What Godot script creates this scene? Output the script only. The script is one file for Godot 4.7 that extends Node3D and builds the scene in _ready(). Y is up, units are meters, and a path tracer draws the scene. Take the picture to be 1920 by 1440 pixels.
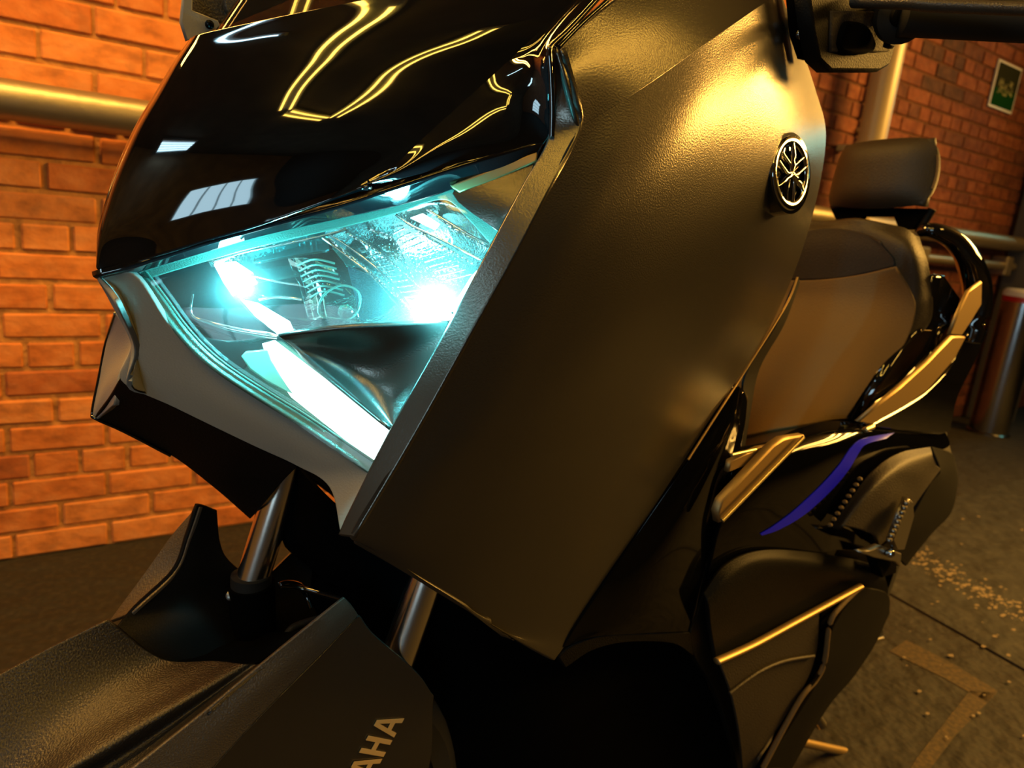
extends Node3D
# A matte and gloss black scooter parked with its headlight on, in a garage with an orange brick wall.
# World: y up, metres, the camera stands over the origin. Scooter axes: x its left, y up, z forward.

const EYE := Vector3(0.0, 1.04, 0.0)
const FOCAL := 1340.0            # in pixels of a 1920 x 1440 frame
const PITCH := 13.4
const ROLL := 6.0
const WALL := 2.155              # from the eye to the brick wall
var cam_basis: Basis
var bike: Node3D
var to_bike: Transform3D
var wall_axis := Vector3(0.81898, 0.0, -0.57382)
var wall_to := Vector3(-0.57382, 0.0, -0.81898)
var room: Basis
var M := {}
var taken := {}
var rng := RandomNumberGenerator.new()
var cowl_sheet: Array
var panel_sheet: Array
var facet_sheet: Array
var strip_sheet: Array


func _ready() -> void:
	rng.seed = 7
	# camera
	var p := deg_to_rad(PITCH)
	var r := deg_to_rad(ROLL)
	var r0 := Vector3.RIGHT
	var u0 := Vector3(0, cos(p), -sin(p))
	cam_basis = Basis(r0 * cos(r) + u0 * sin(r), u0 * cos(r) - r0 * sin(r), Vector3(0, sin(p), cos(p)))
	var cam := Camera3D.new()
	cam.name = "camera"
	cam.transform = Transform3D(cam_basis, EYE)
	cam.fov = rad_to_deg(2.0 * atan(720.0 / FOCAL))
	cam.near = 0.05
	cam.far = 60.0
	var lens := CameraAttributesPhysical.new()
	lens.frustum_focal_length = 22.3
	lens.frustum_near = 0.05
	lens.frustum_far = 60.0
	lens.frustum_focus_distance = 0.68
	lens.exposure_aperture = 5.7
	cam.attributes = lens
	cam.fov = rad_to_deg(2.0 * atan(720.0 / FOCAL))
	add_child(cam)
	cam.current = true
	var env := Environment.new()
	env.background_mode = Environment.BG_COLOR
	env.background_color = Color(0.01, 0.008, 0.006)
	env.tonemap_mode = Environment.TONE_MAPPER_LINEAR
	env.tonemap_exposure = 1.0
	env.sdfgi_enabled = true
	env.ssao_enabled = true
	env.ssil_enabled = true
	var we := WorldEnvironment.new()
	we.name = "world_environment"
	we.environment = env
	add_child(we)
	room = Basis(wall_axis, Vector3.UP, -wall_to)
	materials()
	lamps()
	shell()
	brick_wall()
	wall_things()
	floor_things()
	scooter()


# ---------------------------------------------------------------- helpers

func numbered(n: String) -> String:
	var k: int = taken.get(n, 0)
	taken[n] = k + 1
	return n if k == 0 else "%s_%03d" % [n, k]

func thing(called: String, label: String, category: String, at := Vector3.ZERO, turn := Basis.IDENTITY, group := "") -> Node3D:
	var o := Node3D.new()
	o.name = numbered(called)
	o.transform = Transform3D(turn, at)
	tag(o, label, category, group)
	add_child(o)
	return o

func tag(o: Node, label: String, category: String, group := "") -> void:
	o.set_meta("label", label)
	o.set_meta("category", category)
	if group:
		o.set_meta("group", group)

func holder(called: String, parent: Node3D) -> Node3D:
	var o := Node3D.new()
	o.name = called
	parent.add_child(o, true)
	return o

func put(called: String, mesh: Mesh, material: Material, parent: Node3D) -> MeshInstance3D:
	var o := MeshInstance3D.new()
	o.name = called
	o.mesh = mesh
	o.material_override = material
	parent.add_child(o, true)
	return o

func ray(x: float, y: float) -> Vector3:
	return cam_basis * Vector3((x - 960.0) / FOCAL, (720.0 - y) / FOCAL, -1.0)

# a sighted point of the scooter, at a given distance to the left of its middle plane
func s(x: float, y: float, left: float) -> Vector3:
	var o := to_bike * EYE
	var d := to_bike.basis * ray(x, y)
	return o + d * ((left - o.x) / d.x)

# the same at a given distance ahead of the nose
func sz(x: float, y: float, ahead: float) -> Vector3:
	var o := to_bike * EYE
	var d := to_bike.basis * ray(x, y)
	return o + d * ((ahead - o.z) / d.z)

# on the raked plane of the left headlight, or so deep behind it
const LAMP_N := Vector3(0.7718, 0.2256, 0.5937)
func h(x: float, y: float, deep := 0.0) -> Vector3:
	var o := to_bike * EYE
	var d := to_bike.basis * ray(x, y)
	var k := 0.2053 - deep
	return o + d * ((k - o.dot(LAMP_N)) / d.dot(LAMP_N))

func ground(x: float, y: float) -> Vector3:
	var d := ray(x, y)
	return EYE + d * (-EYE.y / d.y)

func on_wall(x: float, y: float, out := 0.0) -> Vector3:
	var d := ray(x, y)
	return EYE + d * ((WALL - out) / d.dot(wall_to))

func rows(list: Array) -> Array:      # [[x, y, left], ...] rows to points
	var out := []
	for row in list:
		var l := []
		for q in row:
			l.append(q if q is Vector3 else s(q[0], q[1], q[2]))
		out.append(l)
	return out

func mirror(grid: Array) -> Array:
	var out := []
	for row in grid:
		var l := []
		for q: Vector3 in row:
			l.append(Vector3(-q.x, q.y, q.z))
		out.append(l)
	return out

func spline(pts: Array, t: float) -> Vector3:
	var n := pts.size() - 1
	if n == 1:
		return pts[0].lerp(pts[1], t)
	var f := clampf(t, 0.0, 1.0) * n
	var i := mini(int(f), n - 1)
	var a: Vector3 = pts[i - 1] if i > 0 else pts[0] * 2.0 - pts[1]
	var b: Vector3 = pts[i + 2] if i + 2 <= n else pts[n] * 2.0 - pts[n - 1]
	var p1: Vector3 = pts[i]
	return p1.cubic_interpolate(pts[i + 1], a, b, f - i)

class Build:
	var v := PackedVector3Array()
	var n := PackedVector3Array()
	var uv := PackedVector2Array()
	var ix := PackedInt32Array()
	func add(p: Vector3, nn: Vector3, t := Vector2.ZERO) -> int:
		v.append(p)
		n.append(nn)
		uv.append(t)
		return v.size() - 1
	func tri(a: int, b: int, c: int) -> void:
		var g := (v[b] - v[a]).cross(v[c] - v[a])
		if g.dot(n[a] + n[b] + n[c]) > 0.0:
			ix.append_array([a, c, b])
		else:
			ix.append_array([a, b, c])
	func quad(a: int, b: int, c: int, d: int) -> void:
		tri(a, b, c)
		tri(a, c, d)
	func flat(a: Vector3, b: Vector3, c: Vector3, d: Vector3, nn: Vector3) -> void:
		quad(add(a, nn), add(b, nn), add(c, nn), add(d, nn))
	func mesh() -> ArrayMesh:
		var arr := []
		arr.resize(Mesh.ARRAY_MAX)
		arr[Mesh.ARRAY_VERTEX] = v
		arr[Mesh.ARRAY_NORMAL] = n
		arr[Mesh.ARRAY_TEX_UV] = uv
		arr[Mesh.ARRAY_INDEX] = ix
		var m := ArrayMesh.new()
		m.add_surface_from_arrays(Mesh.PRIMITIVE_TRIANGLES, arr)
		return m

# a smooth moulded sheet through a grid of control points, with thickness and a rolled rim; returns its front triangles
func sheet(called: String, parent: Node3D, grid: Array, material: Material, thick := 0.004, nu := 24, nv := 24, roll := 0.0015, hint := Vector3(0.7, 0.3, 0.65)) -> Array:
	var P := []
	var N := []
	for j in nv + 1:
		var line := []
		for row in grid:
			line.append(row)
		var across := []
		var tj := float(j) / nv
		var cols: int = grid[0].size()
		for c in cols:
			var col := []
			for row in grid:
				col.append(row[c])
			across.append(spline(col, tj))
		var l := []
		for i in nu + 1:
			l.append(spline(across, float(i) / nu))
		P.append(l)
	for j in nv + 1:
		var l := []
		for i in nu + 1:
			var du: Vector3 = P[j][mini(i + 1, nu)] - P[j][maxi(i - 1, 0)]
			var dv: Vector3 = P[mini(j + 1, nv)][i] - P[maxi(j - 1, 0)][i]
			l.append(du.cross(dv).normalized())
		N.append(l)
	var total := Vector3.ZERO
	for l in N:
		for q in l:
			total += q
	if total.dot(hint) < 0.0:
		for l in N:
			for i in l.size():
				l[i] = -l[i]
	var b := Build.new()
	for j in nv + 1:
		for i in nu + 1:
			b.add(P[j][i], N[j][i], Vector2(float(i) / nu, float(j) / nv))
	var w := nu + 1
	for j in nv:
		for i in nu:
			b.quad(j * w + i, j * w + i + 1, (j + 1) * w + i + 1, (j + 1) * w + i)
	var front := b.ix.duplicate()
	var fv := b.v.duplicate()
	# rim
	var loop := []
	for i in nu:
		loop.append([i, 0])
	for j in nv:
		loop.append([nu, j])
	for i in nu:
		loop.append([nu - i, nv])
	for j in nv:
		loop.append([0, nv - j])
	var rings := []
	for q in loop:
		var i: int = q[0]
		var j: int = q[1]
		var pt: Vector3 = P[j][i]
		var nn: Vector3 = N[j][i]
		var o := Vector3.ZERO
		if i == 0: o += (pt - P[j][1]).normalized()
		if i == nu: o += (pt - P[j][nu - 1]).normalized()
		if j == 0: o += (pt - P[1][i]).normalized()
		if j == nv: o += (pt - P[nv - 1][i]).normalized()
		o = (o - nn * o.dot(nn)).normalized()
		var ring := [j * w + i]
		for k in 3:
			var a := PI / 6.0 * (k + 1)
			ring.append(b.add(pt + o * roll * sin(a) - nn * roll * (1.0 - cos(a)), nn * cos(a) + o * sin(a)))
		ring.append(b.add(pt + o * roll - nn * thick, o))
		ring.append(b.add(pt - nn * thick, -nn))
		rings.append(ring)
	for k in rings.size():
		var a: Array = rings[k]
		var c: Array = rings[(k + 1) % rings.size()]
		for m in 4:
			b.quad(a[m], a[m + 1], c[m + 1], c[m])
	# back, coarser
	var base := b.v.size()
	for j in nv + 1:
		for i in nu + 1:
			b.add(P[j][i] - N[j][i] * thick, -N[j][i])
	for j in nv:
		for i in nu:
			b.quad(base + j * w + i, base + j * w + i + 1, base + (j + 1) * w + i + 1, base + (j + 1) * w + i)
	put(called, b.mesh(), material, parent)
	return [fv, front, b.n]

# where the sight line through a pixel meets a sheet: [point, normal]
func hit(sh: Array, x: float, y: float) -> Array:
	var o := to_bike * EYE
	var d := (to_bike.basis * ray(x, y)).normalized()
	var v: PackedVector3Array = sh[0]
	var ix: PackedInt32Array = sh[1]
	var best := 1e9
	var out := []
	for k in range(0, ix.size(), 3):
		var q = Geometry3D.ray_intersects_triangle(o, d, v[ix[k]], v[ix[k + 1]], v[ix[k + 2]])
		if q != null and o.distance_to(q) < best:
			best = o.distance_to(q)
			out = [q, (sh[2][ix[k]] + sh[2][ix[k + 1]] + sh[2][ix[k + 2]]).normalized()]
	if out.is_empty():
		var near := 1e9
		for k in v.size():
			var e := (v[k] - o).normalized().distance_to(d)
			if e < near:
				near = e
				out = [v[k], sh[2][k]]
	return out

# pixel rows laid on a sheet and lifted off it a little
func laid(sh: Array, list: Array, lift: float) -> Array:
	var out := []
	for row in list:
		var l := []
		for q in row:
			var a := hit(sh, q[0], q[1])
			l.append(a[0] + a[1] * lift)
		out.append(l)
	return out

# a flat moulded plate with a bevelled rim from an outline of points
func plate(called: String, parent: Node3D, pts: Array, material: Material, thick := 0.006, bevel := 0.0012, hint := Vector3(0.7, 0.3, 0.65)) -> MeshInstance3D:
	var c := Vector3.ZERO
	for q in pts:
		c += q
	c /= pts.size()
	var nn := Vector3.ZERO
	for k in pts.size():
		nn += (pts[k] - c).cross(pts[(k + 1) % pts.size()] - c)
	nn = nn.normalized()
	if nn.dot(hint) < 0.0:
		nn = -nn
	var ex := nn.cross(Vector3.UP if absf(nn.y) < 0.9 else Vector3.RIGHT).normalized()
	var ey := nn.cross(ex)
	var flat := PackedVector2Array()
	for q in pts:
		flat.append(Vector2((q - c).dot(ex), (q - c).dot(ey)))
	var ix := Geometry2D.triangulate_polygon(flat)
	var b := Build.new()
	var n := pts.size()
	var out := []
	for k in n:
		var e0: Vector3 = (pts[k] - pts[(k + n - 1) % n]).normalized().cross(nn)
		var e1: Vector3 = (pts[(k + 1) % n] - pts[k]).normalized().cross(nn)
		out.append((e0 + e1).normalized())
	var area := 0.0
	for k in n:
		area += flat[k].cross(flat[(k + 1) % n])
	# outward must point away from the filled side
	var test: Vector3 = out[0]
	var probe := Vector2((pts[0] + test * 0.0005 - c).dot(ex), (pts[0] + test * 0.0005 - c).dot(ey))
	if Geometry2D.is_point_in_polygon(probe, flat):
		for k in n:
			out[k] = -out[k]
	for k in n:
		b.add(pts[k], nn)
	for k in range(0, ix.size(), 3):
		b.tri(ix[k], ix[k + 1], ix[k + 2])
	for k in n:
		var a := k
		var d := (k + 1) % n
		var ids := []
		for e in [a, d]:
			var o: Vector3 = out[e]
			ids.append([b.add(pts[e], (nn * 2 + o).normalized()), b.add(pts[e] + o * bevel - nn * bevel, (nn + o * 2).normalized()), b.add(pts[e] + o * bevel - nn * thick, o), b.add(pts[e] + o * bevel - nn * thick, -nn)])
		b.quad(ids[0][0], ids[0][1], ids[1][1], ids[1][0])
		b.quad(ids[0][1], ids[0][2], ids[1][2], ids[1][1])
	var base := b.v.size()
	for k in n:
		b.add(pts[k] + out[k] * bevel - nn * thick, -nn)
	for k in range(0, ix.size(), 3):
		b.tri(base + ix[k], base + ix[k + 1], base + ix[k + 2])
	return put(called, b.mesh(), material, parent)

func seen(list: Array, left: float) -> Array:     # outline pixels at one distance from the middle plane
	var out := []
	for q in list:
		out.append(s(q[0], q[1], q[2] if q.size() > 2 else left))
	return out

func smooth(pts: Array, per := 4, closed := true) -> Array:
	var out := []
	var n := pts.size()
	for k in (n if closed else n - 1):
		for j in per:
			var a: Vector3 = pts[(k + n - 1) % n] if closed or k > 0 else pts[0]
			var b: Vector3 = pts[(k + 2) % n] if closed or k + 2 < n else pts[n - 1]
			out.append(pts[k].cubic_interpolate(pts[(k + 1) % n], a, b, float(j) / per))
	if not closed:
		out.append(pts[n - 1])
	return out

# a round bar along points; flatness squeezes the section along `up`
func tube(called: String, parent: Node3D, pts: Array, r, material: Material, seg := 12, flatness := 1.0, up := Vector3.UP, closed := false) -> MeshInstance3D:
	var b := Build.new()
	var n := pts.size()
	var prev := []
	var first := []
	for k in n:
		var t: Vector3 = (pts[(k + 1) % n] - pts[(k + n - 1) % n]) if closed else (pts[mini(k + 1, n - 1)] - pts[maxi(k - 1, 0)])
		t = t.normalized()
		var ax := up - t * up.dot(t)
		if ax.length() < 0.05:
			ax = Vector3.RIGHT - t * t.x
		ax = ax.normalized()
		var ay := t.cross(ax)
		var rad: float = r[k] if r is Array else r
		var ring := []
		for q in seg + 1:
			var a := TAU * q / seg
			var d := ax * cos(a) * flatness + ay * sin(a)
			ring.append(b.add(pts[k] + d * rad, (ax * cos(a) + ay * sin(a) * flatness).normalized(), Vector2(float(q) / seg, float(k) / n)))
		if k:
			for q in seg:
				b.quad(prev[q], prev[q + 1], ring[q + 1], ring[q])
		else:
			first = ring
		if not closed and (k == 0 or k == n - 1):
			var dir := -t if k == 0 else t
			var cc := b.add(pts[k] + dir * rad * 0.12, dir)
			var edge := []
			for q in seg + 1:
				edge.append(b.add(b.v[ring[q]], (dir * 1.2 + b.n[ring[q]]).normalized()))
			for q in seg:
				b.tri(cc, edge[q], edge[q + 1])
		prev = ring
	if closed:
		for q in seg:
			b.quad(prev[q], prev[q + 1], first[q + 1], first[q])
	return put(called, b.mesh(), material, parent)

# a box with chamfered edges
func block(size: Vector3, c := 0.004) -> ArrayMesh:
	var b := Build.new()
	var hs := size / 2.0
	var i := hs - Vector3(c, c, c)
	for axis in 3:
		for sg in [-1.0, 1.0]:
			var nn := Vector3.ZERO
			nn[axis] = sg
			var u := (axis + 1) % 3
			var w := (axis + 2) % 3
			var q := []
			for e in [[-1, -1], [1, -1], [1, 1], [-1, 1]]:
				var p := Vector3.ZERO
				p[axis] = sg * hs[axis]
				p[u] = e[0] * i[u]
				p[w] = e[1] * i[w]
				q.append(p)
			b.flat(q[0], q[1], q[2], q[3], nn)
			for sg2 in [-1.0, 1.0]:      # chamfer to the next axis
				var n2 := Vector3.ZERO
				n2[axis] = sg
				n2[u] = sg2
				var f := []
				for e in [-1, 1]:
					var p1 := Vector3.ZERO
					p1[axis] = sg * hs[axis]
					p1[u] = sg2 * i[u]
					p1[w] = e * i[w]
					var p2 := p1
					p2[axis] = sg * i[axis]
					p2[u] = sg2 * hs[u]
					f.append([p1, p2])
				b.flat(f[0][0], f[0][1], f[1][1], f[1][0], n2.normalized())
	for x in [-1, 1]:
		for y in [-1, 1]:
			for z in [-1, 1]:
				var nn := Vector3(x, y, z).normalized()
				b.tri(b.add(Vector3(x * hs.x, y * i.y, z * i.z), nn), b.add(Vector3(x * i.x, y * hs.y, z * i.z), nn), b.add(Vector3(x * i.x, y * i.y, z * hs.z), nn))
	return b.mesh()

func lathe(profile: Array, seg := 32) -> ArrayMesh:     # [radius, y] pairs, hard at the corners
	var b := Build.new()
	for k in profile.size() - 1:
		var a: Array = profile[k]
		var c: Array = profile[k + 1]
		var d := Vector2(c[0] - a[0], c[1] - a[1]).normalized()
		var ring := []
		for q in seg + 1:
			var t := TAU * q / seg
			var nn := Vector3(cos(t) * d.y, -d.x, sin(t) * d.y)
			ring.append([b.add(Vector3(cos(t) * a[0], a[1], sin(t) * a[0]), nn), b.add(Vector3(cos(t) * c[0], c[1], sin(t) * c[0]), nn)])
		for q in seg:
			b.quad(ring[q][0], ring[q + 1][0], ring[q + 1][1], ring[q][1])
	return b.mesh()

# ---------------------------------------------------------------- materials

func noise_tex(freq: float, size := 512, normal := 0.0, octaves := 4, seed_n := 1, ramp: Gradient = null, kind := FastNoiseLite.TYPE_SIMPLEX_SMOOTH) -> NoiseTexture2D:
	var n := FastNoiseLite.new()
	n.noise_type = kind
	n.frequency = freq
	n.fractal_octaves = octaves
	n.seed = seed_n
	var t := NoiseTexture2D.new()
	t.width = size
	t.height = size
	t.seamless = true
	t.noise = n
	if normal > 0.0:
		t.as_normal_map = true
		t.bump_strength = normal
	if ramp:
		t.color_ramp = ramp
	return t

func ramp(stops: Array) -> Gradient:
	var g := Gradient.new()
	g.offsets = PackedFloat32Array(stops.map(func(a): return a[0]))
	g.colors = PackedColorArray(stops.map(func(a): return a[1]))
	return g

func mat(called: String, color: Color, rough: float, metal := 0.0) -> StandardMaterial3D:
	var m := StandardMaterial3D.new()
	m.resource_name = called
	m.albedo_color = color
	m.roughness = rough
	m.metallic = metal
	M[called] = m
	return m

func grain(m: StandardMaterial3D, tex: Texture2D, scale: float, depth: float) -> void:
	m.normal_enabled = true
	m.normal_texture = tex
	m.normal_scale = depth
	m.uv1_triplanar = true
	m.uv1_scale = Vector3.ONE * scale

func tint(m: StandardMaterial3D, tex: Texture2D, scale: float) -> void:
	m.albedo_texture = tex
	m.uv1_triplanar = true
	m.uv1_scale = Vector3.ONE * scale

func glow(called: String, color: Color, power: float) -> StandardMaterial3D:
	var m := mat(called, Color(0.8, 0.8, 0.8), 0.4)
	m.emission_enabled = true
	m.emission = color
	m.emission_energy_multiplier = power
	return m

func materials() -> void:
	var fine := noise_tex(0.09, 512, 6.0, 3, 3)
	var coarse := noise_tex(0.02, 512, 5.0, 4, 9)
	grain(mat("matte", Color(0.37, 0.36, 0.34), 0.27, 0.88), fine, 9.0, 0.10)
	grain(mat("fender", Color(0.22, 0.21, 0.2), 0.42, 0.7), fine, 8.0, 0.5)
	mat("gloss", Color(0.03, 0.035, 0.045), 0.04)
	M.gloss.clearcoat_enabled = true
	M.gloss.clearcoat = 1.0
	M.gloss.clearcoat_roughness = 0.02
	mat("gloss_dim", Color(0.02, 0.022, 0.03), 0.06)
	M.gloss_dim.metallic_specular = 0.3
	mat("gloss_brown", Color(0.10, 0.085, 0.07), 0.07)
	grain(mat("black", Color(0.035, 0.035, 0.035), 0.6), fine, 8.0, 0.3)
	mat("dark", Color(0.015, 0.015, 0.017), 0.85)
	M.dark.metallic_specular = 0.12
	M.black.metallic_specular = 0.25
	mat("rubber", Color(0.03, 0.03, 0.03), 0.75)
	mat("chrome", Color(0.75, 0.75, 0.75), 0.07, 1.0)
	mat("fork_chrome", Color(0.9, 0.88, 0.85), 0.2, 1.0)
	mat("satin", Color(0.55, 0.53, 0.5), 0.33, 1.0)
	mat("bronze", Color(0.66, 0.56, 0.38), 0.48, 0.9)
	mat("lip", Color(0.85, 0.78, 0.55), 0.35, 0.9)
	grain(mat("strip", Color(0.3, 0.28, 0.25), 0.42, 0.3), fine, 8.0, 0.5)
	grain(mat("nose", Color(0.56, 0.55, 0.52), 0.5, 0.05), fine, 9.0, 0.15)
	mat("facet", Color(0.30, 0.5, 0.5), 0.2, 1.0)
	grain(mat("reflector", Color(0.85, 0.93, 0.93), 0.14, 1.0), noise_tex(0.05, 256, 8.0, 2, 21), 20.0, 0.5)
	grain(mat("speckled", Color(0.25, 0.38, 0.45), 0.3, 1.0), noise_tex(0.12, 256, 10.0, 2, 22), 16.0, 0.9)
	mat("bezel", Color(0.02, 0.025, 0.03), 0.3)
	M.bezel.metallic_specular = 0.25
	var cl := mat("clear", Color(0.9, 1.0, 0.98, 0.05), 0.03)
	cl.metallic_specular = 0.28
	cl.transparency = BaseMaterial3D.TRANSPARENCY_ALPHA
	var pr := mat("prism", Color(0.85, 1.0, 0.95, 0.0), 0.03)
	pr.refraction_enabled = true
	pr.refraction_scale = 0.05
	grain(mat("lens_edge", Color(0.3, 0.46, 0.41), 0.25, 0.4), fine, 14.0, 0.5)
	glow("lamp_white", Color(0.82, 1.0, 0.98), 9.0)
	glow("drl_white", Color(0.84, 1.0, 0.98), 5.0)
	mat("drl_guide", Color(0.55, 0.8, 0.72), 0.15)
	mat("letters", Color(0.8, 0.68, 0.45), 0.45, 0.3)
	mat("blue", Color(0.02, 0.02, 1.0), 0.35)
	grain(mat("seat_edge", Color(0.16, 0.13, 0.08), 0.6), fine, 6.0, 0.4)
	grain(mat("seat_pad", Color(0.36, 0.285, 0.16), 0.75), fine, 6.0, 0.4)
	grain(mat("seat_dark", Color(0.13, 0.095, 0.055), 0.75), fine, 6.0, 0.4)
	mat("smoke", Color(0.1, 0.09, 0.08, 0.55), 0.02)
	M.smoke.transparency = BaseMaterial3D.TRANSPARENCY_ALPHA
	# setting
	for k in 11:
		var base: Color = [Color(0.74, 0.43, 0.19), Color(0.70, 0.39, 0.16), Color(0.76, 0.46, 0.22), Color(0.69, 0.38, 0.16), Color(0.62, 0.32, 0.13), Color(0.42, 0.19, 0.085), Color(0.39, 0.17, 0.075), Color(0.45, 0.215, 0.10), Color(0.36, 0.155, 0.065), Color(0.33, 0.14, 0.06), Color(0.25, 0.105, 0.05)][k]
		var bm := mat("brick_%d" % k, Color.WHITE, 0.85)
		tint(bm, noise_tex(0.012, 512, 0.0, 5, 40 + k, ramp([[0.0, base.darkened(0.35)], [0.45, base], [1.0, base.lightened(0.16)]])), 2.2)
		bm.uv1_world_triplanar = true
		bm.normal_enabled = true
		bm.normal_texture = coarse
		bm.normal_scale = 0.7
	var mo := mat("mortar", Color.WHITE, 0.95)
	tint(mo, noise_tex(0.03, 512, 0.0, 4, 51, ramp([[0.0, Color(0.60, 0.40, 0.20)], [1.0, Color(0.74, 0.52, 0.28)]])), 1.5)
	mo.normal_enabled = true
	mo.normal_texture = coarse
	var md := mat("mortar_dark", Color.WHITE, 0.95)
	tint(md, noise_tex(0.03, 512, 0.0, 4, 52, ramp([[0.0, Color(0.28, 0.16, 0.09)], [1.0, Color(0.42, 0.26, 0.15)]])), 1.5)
	var asphalt := mat("asphalt", Color.WHITE, 0.8)
	tint(asphalt, noise_tex(0.05, 1024, 0.0, 6, 61, ramp([[0.0, Color(0.06, 0.05, 0.036)], [0.5, Color(0.105, 0.086, 0.06)], [0.72, Color(0.135, 0.11, 0.078)], [1.0, Color(0.2, 0.165, 0.115)]])), 0.8)
	asphalt.normal_enabled = true
	asphalt.normal_texture = coarse
	asphalt.uv1_world_triplanar = true
	var conc := mat("concrete", Color.WHITE, 0.8)
	tint(conc, noise_tex(0.02, 1024, 0.0, 6, 62, ramp([[0.0, Color(0.08, 0.076, 0.066)], [0.6, Color(0.13, 0.122, 0.108)], [1.0, Color(0.2, 0.19, 0.165)]])), 0.6)
	conc.normal_enabled = true
	conc.normal_texture = coarse
	conc.uv1_world_triplanar = true
	var plaster := mat("plaster", Color.WHITE, 0.9)
	tint(plaster, noise_tex(0.01, 512, 0.0, 5, 63, ramp([[0.0, Color(0.3, 0.26, 0.2)], [1.0, Color(0.45, 0.4, 0.33)]])), 0.4)
	mat("dark_wall", Color(0.14, 0.12, 0.1), 0.9)
	grain(mat("galvanised", Color(0.62, 0.58, 0.5), 0.42, 0.85), coarse, 2.0, 0.15)
	mat("pipe_paint", Color(0.62, 0.56, 0.42), 0.35)
	mat("stainless", Color(0.6, 0.6, 0.6), 0.2, 1.0)
	mat("white_band", Color(0.8, 0.8, 0.8), 0.4)
	mat("red_band", Color(0.6, 0.05, 0.03), 0.4)
	tint(mat("road_paint", Color(1, 1, 1), 0.8), noise_tex(0.06, 512, 0.0, 5, 66, ramp([[0.0, Color(0.14, 0.105, 0.05)], [1.0, Color(0.36, 0.28, 0.13)]])), 2.0)
	mat("flake", Color(0.5, 0.44, 0.35), 0.8)
	mat("grey_paint", Color(0.32, 0.31, 0.28), 0.5)
	mat("housing", Color(0.5, 0.5, 0.5), 0.5, 0.4)
	glow("warm_tube", Color(1.0, 0.8, 0.3), 20.0)
	glow("warm_dim", Color(1.0, 0.8, 0.34), 2.2)
	glow("cool_tube", Color(0.78, 0.93, 1.0), 12.0)
	glow("teal_tube", Color(0.5, 0.9, 0.85), 2.5)
	glow("cool_pane", Color(0.75, 0.92, 1.0), 6.0)


# ---------------------------------------------------------------- lamps of the garage

# u along the brick wall, w out from it towards the camera side, y up: a point of the room
func at_room(u: float, y: float, w: float) -> Vector3:
	return wall_axis * u + Vector3.UP * y + wall_to * (WALL - w)

# a ceiling lamp of bare tubes between two points, lying side by side, shining down
func tube_lamp(a: Vector3, b: Vector3, apart: float, r: float, tubes: int, glow_mat: String, color: Color, energy: float, label: String, aim := Vector3.DOWN) -> void:
	var x := (b - a).normalized()
	var z := -aim
	z = (z - x * z.dot(x)).normalized()
	var t := thing("ceiling_lamp", label, "lamp", (a + b) / 2.0, Basis(x, z.cross(x), z))
	var half := (b - a).length() / 2.0
	var wide := apart * (tubes - 1) + r * 4.0
	var tray := put("tray", block(Vector3(half * 2.0 + 0.06, wide + 0.03, 0.03), 0.006), M.housing, t)
	tray.position.z = r + 0.02
	for k in tubes:
		var y := (k - (tubes - 1) / 2.0) * apart
		tube("lamp_tube", t, [Vector3(-half, y, 0), Vector3(half, y, 0)], r, M[glow_mat], 12)
		for sg in [-1.0, 1.0]:
			put("holder", block(Vector3(0.02, r * 2.6, r * 2.0 + 0.03), 0.003), M.housing, t).position = Vector3(sg * (half + 0.011), y, 0.01)
	var shining := tubes if tubes <= 2 else 1
	for k in shining:
		var l := AreaLight3D.new()
		l.name = "lamp_light"
		l.area_size = Vector2(half * 2.0, r * 2.0 if tubes <= 2 else wide)
		l.light_color = color
		l.light_energy = energy / shining
		l.area_range = 12.0
		l.area_attenuation = 2.0
		l.shadow_enabled = true
		l.position = Vector3(0, (k - (shining - 1) / 2.0) * apart, -r - 0.003)
		t.add_child(l, true)

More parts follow.
